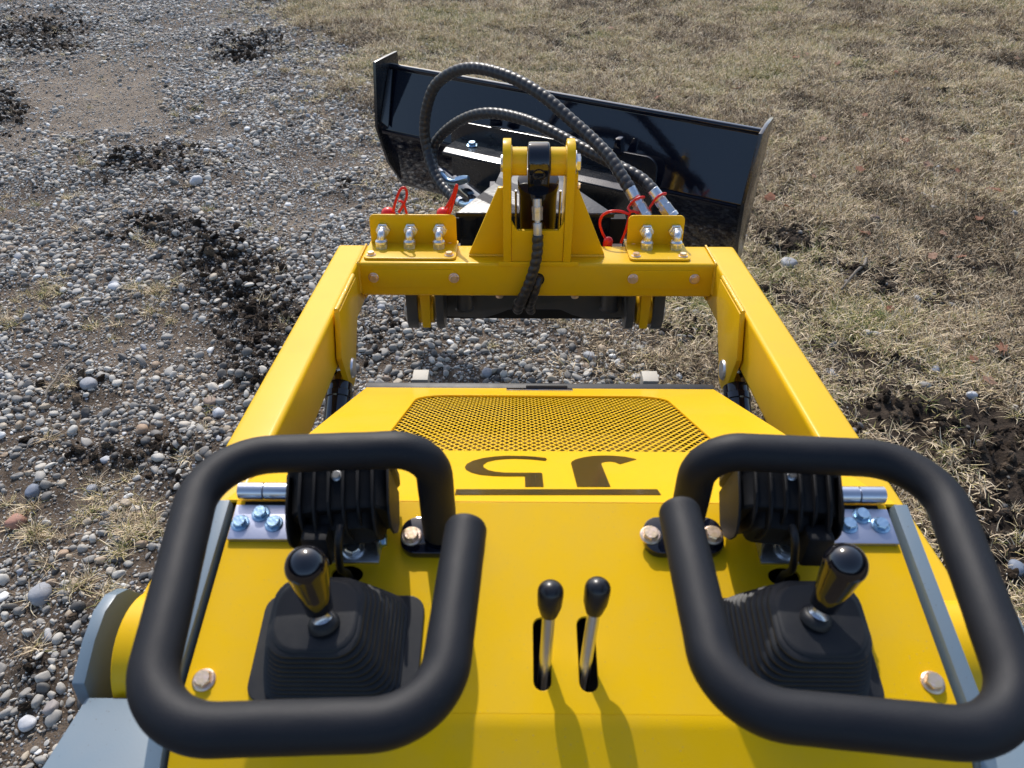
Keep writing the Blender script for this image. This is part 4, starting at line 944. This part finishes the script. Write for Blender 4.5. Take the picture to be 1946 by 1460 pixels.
for k, t in ((0, 0), (1, BL - .010)):
    if k == 0: o = [(.085, .028), (-.035, .028), (-.035, -.05), (-.055, -.41), (-.007, -.418), (.07, -.30), (.112, -.165)]
    else: o = [(.060, .010), (.0, .014), (-.070, .010), (-.060, -.05), (-.03, -.41), (.0, -.418), (.07, -.30), (.108, -.165)]
    bm = bmesh.new(); prism_bm(bm, [bp(t, n, z) for n, z in o], BE * .010, .0012); put('end_plate', bm, M['frameblk'], BD)
# stiffener strip inside the left end
bm = bmesh.new(); prism_bm(bm, [bp(.012, .02, -.01), bp(.012, .09, -.15), bp(.04, .09, -.165), bp(.026, .02, -.01)], BN * .006, .001); put('end_rib', bm, M['frameblk'], BD)
# shadow side lower stiffener
bm = bmesh.new(); prism_bm(bm, [bp(.02, .094, -.176), bp(.02, .104, -.176), bp(.02, .104, -.186), bp(.02, .094, -.186)], BE * (BL - .04), .001); put('fold_bar', bm, M['gloss'], BD)
def bl(px, py, n): p = Vector(onP(px, py, bp(0, n, 0), BN)) - TL; return p.dot(BE), p.z
# trip plate parallel to the blade
n0 = .135
ptl = bl(856, 228, n0); ptr = bl(1250, 302, n0)
o = fillet2([(ptl[0], ptl[1]), (ptr[0], ptr[1]), (ptr[0] + .004, ptr[1] - .20), (ptl[0] - .004, ptl[1] - .20)], [.028, .035, .01, .01], 8)
bm = bmesh.new(); prism_bm(bm, [bp(x, n0, z) for x, z in o], -BN * .010, .0015); put('back_plate', bm, M['frameblk'], BD)
for px in (1178,):
    a = bl(px, 276, n0 - .005); bm = bmesh.new(); prism_bm(bm, [bp(a[0] - .016, n0 - .02, a[1] - .02), bp(a[0] - .010, n0 - .02, a[1] + .022), bp(a[0] + .006, n0 - .02, a[1] + .022), bp(a[0] + .012, n0 - .02, a[1] - .02)], BN * .03, .004)
    put('stop_lug', bm, M['gloss'], BD)
a = bl(940, 228, n0 - .02); bm = bmesh.new(); box_bm(bm, bp(a[0], n0 - .03, a[1] - .004), (.018, .012, .014), bev=.003); put('stop_lug', bm, M['gloss'], BD)
# ledge with its bolt
lz = bl(876, 256, n0)[1]
z_l = TL.z + lz
A = Vector(onZ(872, 254, z_l)); B = Vector(onZ(840, 291, z_l - .004)); C_ = Vector(onZ(1186, 366, z_l - .004)); D = Vector(onZ(1204, 318, z_l))
bm = bmesh.new(); nb = (Vector((0, 0, 1))); lf = .20
A.z = D.z = z_l - .012; B.z = C_.z = z_l; E1 = A * lf + B * (1 - lf); E2 = D * lf + C_ * (1 - lf); E1.z = E2.z = z_l + .004
sec = [(A, 0), (E1, 0), (B, 0)]
v1 = [A, E1, B, B - nb * .010, E1 - nb * .010, A - nb * .010]; dv = (D - A)
b2 = bmesh.new(); a_ = [b2.verts.new(p) for p in v1]; c_ = [b2.verts.new(p) for p in (D, E2, C_, C_ - nb * .010, E2 - nb * .010, D - nb * .010)]
b2.faces.new(a_); b2.faces.new(c_[::-1])
for i in range(6): b2.faces.new((a_[i], c_[i], c_[(i + 1) % 6], a_[(i + 1) % 6]))
bmesh.ops.recalc_face_normals(b2, faces=b2.faces); bevel(b2, .003, 3, 4); merge(bm, b2); lg = put('pivot_ledge', bm, M['frameblk'], BD, 50)
bm = bmesh.new(); lathe_bm(bm, [(0, .017, 6), (.001, .017, 6), (.0015, .0105), (.009, .0105), (.010, .009)], Vector(onZ(897, 276, z_l)), Matrix.Identity(3), 24); put('pivot_bolt', bm, M['bluezinc'], lg, 30)
wp = [A + (D - A) * f + Vector((0, 0, .002)) for f in np.linspace(.02, .98, 90)]
bm = bmesh.new(); tube_bm(bm, wp, .004, 8, lambda sv, a: .0045 + .0012 * abs(math.sin(sv * 260))); put('weld_bead', bm, M['gloss'], lg)
# pivot column and swivel
pm = (A + C_) / 2
bm = bmesh.new(); lathe_bm(bm, [(0, .045), (.19, .045)], (pm.x, pm.y, z_l - .20), Matrix.Identity(3), 28); put('pivot_column', bm, M['frameblk'], BD)
bm = bmesh.new(); pl = [(A + (D - A) * .1), (A + (D - A) * .9), C_ + (B - C_) * .1, C_ + (B - C_) * .9]
prism_bm(bm, [Vector((p.x, p.y, z_l - .15)) for p in pl], (0, 0, -.012), .002); put('lower_ledge', bm, M['frameblk'], BD)
# A frame to the coupler
bm = bmesh.new()
af = [(-.178, 1.556), (.177, 1.556), (.150, 1.60), (.079, 1.715), (.05, 1.90), (-.06, 1.90), (-.092, 1.715)]
prism_bm(bm, [(x, y, .79) for x, y in af], (0, 0, -.010), .002); put('frame_top', bm, mat('frame_top_black', (.014, .015, .02), .36, coat=.0, spec=.45, bump=(140, .3, .002)), BD)
bm = bmesh.new(); box_bm(bm, (0, 1.564, .735), (.17, .006, .0445)); box_bm(bm, (-.10, 1.64, .70), (.006, .10, .08)); box_bm(bm, (.10, 1.64, .70), (.006, .10, .08)); put('frame_box', bm, M['gloss'], BD)
bm = bmesh.new(); box_bm(bm, (0, 1.575, .67), (.205, .010, .03), bev=.002); put('coupler_rail', bm, mat('primer_brown', (.06, .032, .025), .6), BD)
# irregular weld spatter along the rear edge of the top plate
wp = [Vector((-.177 + .354 * f, 1.5555, .7905)) for f in np.linspace(0, 1, 120)]
bm = bmesh.new(); tube_bm(bm, wp, .003, 8, lambda sv, a: .0018 + .0018 * abs(noise.noise(Vector((sv * 90, 0, 1))))); put('weld_bead', bm, M['frameblk'], BD)
# angle cylinder under the ledge
ca_, cb_ = Vector((-.10, 1.72, .70)), Vector((-.25, 2.05, .66))
dd = (cb_ - ca_); bm = bmesh.new(); lathe_bm(bm, [(0, .026), (dd.length * .7, .026), (dd.length * .7, .013), (dd.length, .013)], ca_, frame(dd), 24); put('angle_cylinder', bm, M['gloss'], BD)
# hoses
HA = [(1226, 412, 1.468), (1211, 386, 1.480), (1198, 361, 1.50), (1181, 334, 1.53), (1160, 301, 1.57), (1127, 266, 1.62), (1087, 230, 1.67), (1034, 184, 1.73), (979, 151, 1.79), (924, 133, 1.84), (883, 131, 1.88), (847, 145, 1.91), (823, 170, 1.93),
      (810, 211, 1.94), (807, 252, 1.94), (813, 287, 1.93), (822, 320, 1.90), (838, 350, 1.86), (857, 371, 1.82), (872, 382, 1.79)]
HB = [(1277, 412, 1.468), (1259, 388, 1.480), (1242, 364, 1.50), (1220, 341, 1.535), (1187, 322, 1.57), (1151, 304, 1.61), (1105, 281, 1.66), (1061, 257, 1.71), (1006, 231, 1.77), (951, 217, 1.83), (910, 217, 1.87), (876, 229, 1.91),
      (847, 249, 1.95), (828, 271, 1.96), (821, 296, 1.95), (825, 318, 1.93), (834, 328, 1.91)]
rad = {}
for nm, H in (('a', HA), ('b', HB)):
    pts = spline([Vector(onY(*h)) for h in H], 12)
    n_f = 24                                             # first part is the metal end
    sp, rr = spiral(pts[n_f:], .0134 if nm == 'a' else .0128, .0160, .12)
    bm = bmesh.new(); tube_bm(bm, sp, .013, 16, rr); ho = put('hydraulic_hose', bm, M['hose'], BD, 70)
    e0 = pts[0]; d = (pts[n_f] - pts[0]).normalized(); Ln = (pts[n_f] - pts[0]).length
    bm = bmesh.new(); lathe_bm(bm, [(-.003, .0150), (.004, .0155), (.006, .015), (.007, .0152, 6), (Ln * .42, .0152, 6), (Ln * .45, .0125), (Ln * .5, .0142, 6), (Ln * .66, .0142, 6), (Ln * .68, .0118), (Ln * .72, .0135), (Ln * 1.06, .0130), (Ln * 1.08, .011)], e0, frame(d), 24)
    cpl = put('hose_coupling', bm, M['zinc'], ho, 30)
    c0 = e0 + d * (Ln * (.60 if nm == 'a' else .74)); Rr = frame(d)
    lp_ = [c0 + Rr @ Vector((.0172 * math.cos(t), .0172 * math.sin(t), .002 * math.sin(2 * t))) for t in np.linspace(0, 6.283, 40)]
    bm = bmesh.new(); tube_bm(bm, lp_, .0026, 10); rg = put('red_tether', bm, M['red'], ho, 60)
    e_ = q(1198, 402) if nm == 'a' else q(1236, 404, 1.48)
    tail = [c0 + Rr @ Vector((-.0172 if True else 0, 0, 0)), (c0 + e_) / 2 + Vector((-.012, 0, 0)), e_]
    st = min(lp_, key=lambda p: p.x); bm = bmesh.new(); tube_bm(bm, spline([st, (st + e_) / 2 + Vector((-.004, 0, 0)), e_], 8), .0026, 10); put('tether_tail', bm, M['red'], rg, 60)
    # steel elbow at the far end
    a, b = pts[-2], pts[-1]; d = (b - a).normalized()
    if nm == 'b': path = [b, Vector(onY(840, 333, 1.90)), Vector(onY(848, 342, 1.89)), Vector(onY(858, 346, 1.88)), Vector(onY(870, 345, 1.87))]; nut = (Vector(onY(868, 345, 1.87)), Vector(onY(884, 341, 1.865)))
    else: path = [b, Vector(onY(878, 388, 1.77)), Vector(onY(886, 390, 1.75)), Vector(onY(896, 388, 1.74))]; nut = (Vector(onY(896, 388, 1.74)), Vector(onY(908, 386, 1.73)))
    bm = bmesh.new(); tube_bm(bm, spline(path, 8), .0075, 16); eb = put('steel_elbow', bm, M['bluezinc'], ho, 60)
    bm = bmesh.new(); lathe_bm(bm, [(-.010, .0125), (.012, .0120)], b, frame(d), 20); put('crimp_sleeve', bm, M['zinc'], eb)
    dn_ = nut[1] - nut[0]; bm = bmesh.new(); lathe_bm(bm, [(0, .0120, 6), (dn_.length, .0120, 6), (dn_.length * 1.4, .008)], nut[0], frame(dn_), 24); put('swivel_nut', bm, M['bluezinc'], eb, 30)

# ================================================================== SMALL THINGS LYING ON THE LOT
def solo_mat(name, c, c2, rough=.65): return mat(name, c, rough, vary=(45, c2, .8, 0), bump=(120, .3, .002))
stone_mats = {'grey': solo_mat('grey_stone', (.33, .34, .36), (.22, .22, .24)), 'white': solo_mat('pale_stone', (.55, .56, .58), (.42, .42, .43)), 'tan': solo_mat('tan_stone', (.40, .27, .17), (.30, .2, .14)),
              'brown': solo_mat('brown_stone', (.27, .19, .14), (.20, .15, .12)), 'blue': solo_mat('slate_blue_stone', (.20, .23, .29), (.14, .16, .2)), 'pink': solo_mat('pinkish_brick_stone', (.40, .20, .14), (.30, .15, .10))}
STONES = [(77, 1128, 18, 'grey', 'large smooth grey stone alone beside the dry grass, lower left'), (120, 1052, 9, 'tan', 'small orange tan pebble near the grey fender'), (269, 815, 11, 'tan', 'round tan stone among grey pebbles left of the yellow arm'),
          (218, 545, 10, 'white', 'pale stone beside the dry tufts at upper left'), (400, 766, 12, 'brown', 'brown oval stone close to the left lift arm'), (416, 786, 11, 'white', 'pale round stone just below the brown oval one'),
          (215, 540, 9, 'blue', 'flat blue grey stone near the pale stone'), (25, 985, 14, 'pink', 'reddish stone chip at the left edge of the lot'), (172, 923, 9, 'grey', 'smooth grey pebble sunk in the dry tufts'), (200, 870, 9, 'white', 'pale flat pebble above the dry tufts'),
          (60, 930, 13, 'blue', 'bluish oval stone at the left edge below the gravel bank'), (168, 728, 14, 'grey', 'angular grey stone beside the thin stick'), (372, 345, 11, 'white', 'pale long stone on the dark churned soil'), (50, 1370, 13, 'white', 'pale pebble at the bottom left corner of the lot'),
          (1121, 678, 13, 'grey', 'round pale grey stone in front of the black hood edge'), (1850, 745, 9, 'white', 'white pebble in the dry grass at far right'), (1580, 705, 10, 'grey', 'grey stone in the grass right of the arm'), (1496, 505, 14, 'grey', 'cluster stone, the largest by the right arm corner'),
          (1925, 1090, 16, 'blue', 'slate stone beside the right hand ring'), (1780, 698, 9, 'blue', 'dark blue pebble in the dry grass'), (925, 705, 11, 'grey', 'grey stone behind the left of the hood latch'), (1660, 420, 9, 'brown', 'brown stone half hidden in the grass')]
for i, (px, py, rp, kk, lab) in enumerate(STONES):
    p = onZ(px, py, .01); dist = float(np.linalg.norm(p - CAM)); r = rp / FF * dist
    me = pebble_mesh(100 + i, 3, .08, (1, .85, .62)); me.name = 'stone'
    me.transform(Matrix.Translation((p[0], p[1], float(height(np.array([p[0]]), np.array([p[1]]))[0]) + r * .35)) @ Matrix.Rotation(random.uniform(0, 6), 4, 'Z') @ Matrix.Scale(r, 4))
    o = place('stone', me, stone_mats[kk], None, None); me.polygons.foreach_set('use_smooth', [True] * len(me.polygons)); tag(o, lab, 'stone')
STICKS = [([(515, 815), (495, 850), (460, 890), (445, 925)], 'none'),]
TW = [([(133, 688), (118, 705), (108, 725), (95, 748), (90, 762)], .0045, 'thin grey stick lying on the gravel, left of the arms'),
      ([(1643, 500), (1636, 520), (1620, 536), (1596, 558)], .006, 'knobbly grey stick in the grass beside the right arm'),
      ([(1780, 103), (1762, 115), (1740, 119), (1725, 124)], .007, 'dark stick on the lawn at upper right'),
      ([(1620, 158), (1600, 162), (1578, 165)], .005, 'short pale twig on the lawn beyond the blade end'),
      ([(1548, 0), (1538, 14), (1520, 24)], .006, 'grey twig at the top edge of the lawn')]
for pts, r, lab in TW:
    P = [Vector(onZ(x, y, 0)) for x, y in pts]
    for p in P: p.z = float(height(np.array([p.x]), np.array([p.y]))[0]) + .016 + random.uniform(0, .006)
    bm = bmesh.new(); sp = spline(P, 8); tube_bm(bm, sp, r, 8, lambda sv, a: r * (1 - sv * .9) * (1 + .25 * noise.noise(Vector((sv * 60, a, 2))))); o = put('stick', bm, M['wood'], None, 60); tag(o, lab, 'stick')
leaf_m = [mat('dead_leaf_a', (.36, .16, .09), .7, vary=(60, (.42, .22, .13), .9, 0)), mat('dead_leaf_b', (.50, .32, .22), .7, vary=(60, (.3, .16, .09), .9, 0))]
# fallen leaves: lobed curled blades with a stem
def leaf_bm(size, k):
    bm = bmesh.new(); n = 15; ring = []
    for i in range(n):
        a = 2 * math.pi * i / n; rr = size * (.62 + .38 * abs(math.cos(a * 2.5 + k)) + random.uniform(-.08, .08)); x, y = rr * math.cos(a), rr * .7 * math.sin(a)
        ring.append(bm.verts.new((x, y, size * .35 * noise.noise(Vector((x / size, y / size, k))) + .35 * (y * y) / size)))
    mid = []
    c = bm.verts.new((0, 0, 0))
    for i in range(n): bm.faces.new((c, ring[i], ring[(i + 1) % n]))
    g = bmesh.ops.solidify(bm, geom=bm.faces[:], thickness=.0006)
    tube_bm(bm, [Vector((-size * .6, 0, 0)), Vector((-size * 1.1, size * .1, size * .1)), Vector((-size * 1.5, size * .3, size * .1))], size * .03, 5)
    return bm
LEAF = [(1462, 381), (1498, 403), (1640, 455), (1788, 453), (1857, 1 + 425), (1765, 506), (1822, 500), (1878, 728), (1690, 592), (1560, 275), (1715, 280), (1805, 270), (1640, 230), (1740, 75), (1510, 120), (1530, 117), (1630, 335), (1760, 325),
        (1815, 335), (1920, 285), (1885, 370), (1400, 172), (1250, 195), (1330, 20), (1590, 128), (1830, 30), (990, 20), (1160, 60), (1900, 670), (1440, 52), (1710, 20), (1545, 345), (1846, 690), (1480, 30), (1700, 145), (1930, 118)]
for i, (px, py) in enumerate(LEAF):
    p = onZ(px, py, 0); z = float(height(np.array([p[0]]), np.array([p[1]]))[0]) + .024
    bm = leaf_bm(random.uniform(.020, .036), i * 1.7)
    Rm = Matrix.Translation((p[0], p[1], z)) @ Matrix.Rotation(random.uniform(0, 6.28), 4, 'Z') @ Matrix.Rotation(random.uniform(-.4, .4), 4, 'X'); bm.transform(Rm)
    o = put('fallen_leaf', bm, leaf_m[i % 2], None, 60); zone = ('beyond the upper edge of the blade' if py < 200 and px < 1420 else 'between the twigs at the top right of the lawn' if py < 180 else 'a step away from the right end of the blade' if px < 1600 and py < 420
            else 'far out on the right edge of the lawn' if px > 1800 else 'well clear of the blade and the right arm')
    tag(o, '%s dead leaf in dry grass %s' % (('reddish', 'tan')[i % 2], zone), 'leaf', 'dead leaves scattered over the dry lawn')
print('pebbles', c1, c2, c3)
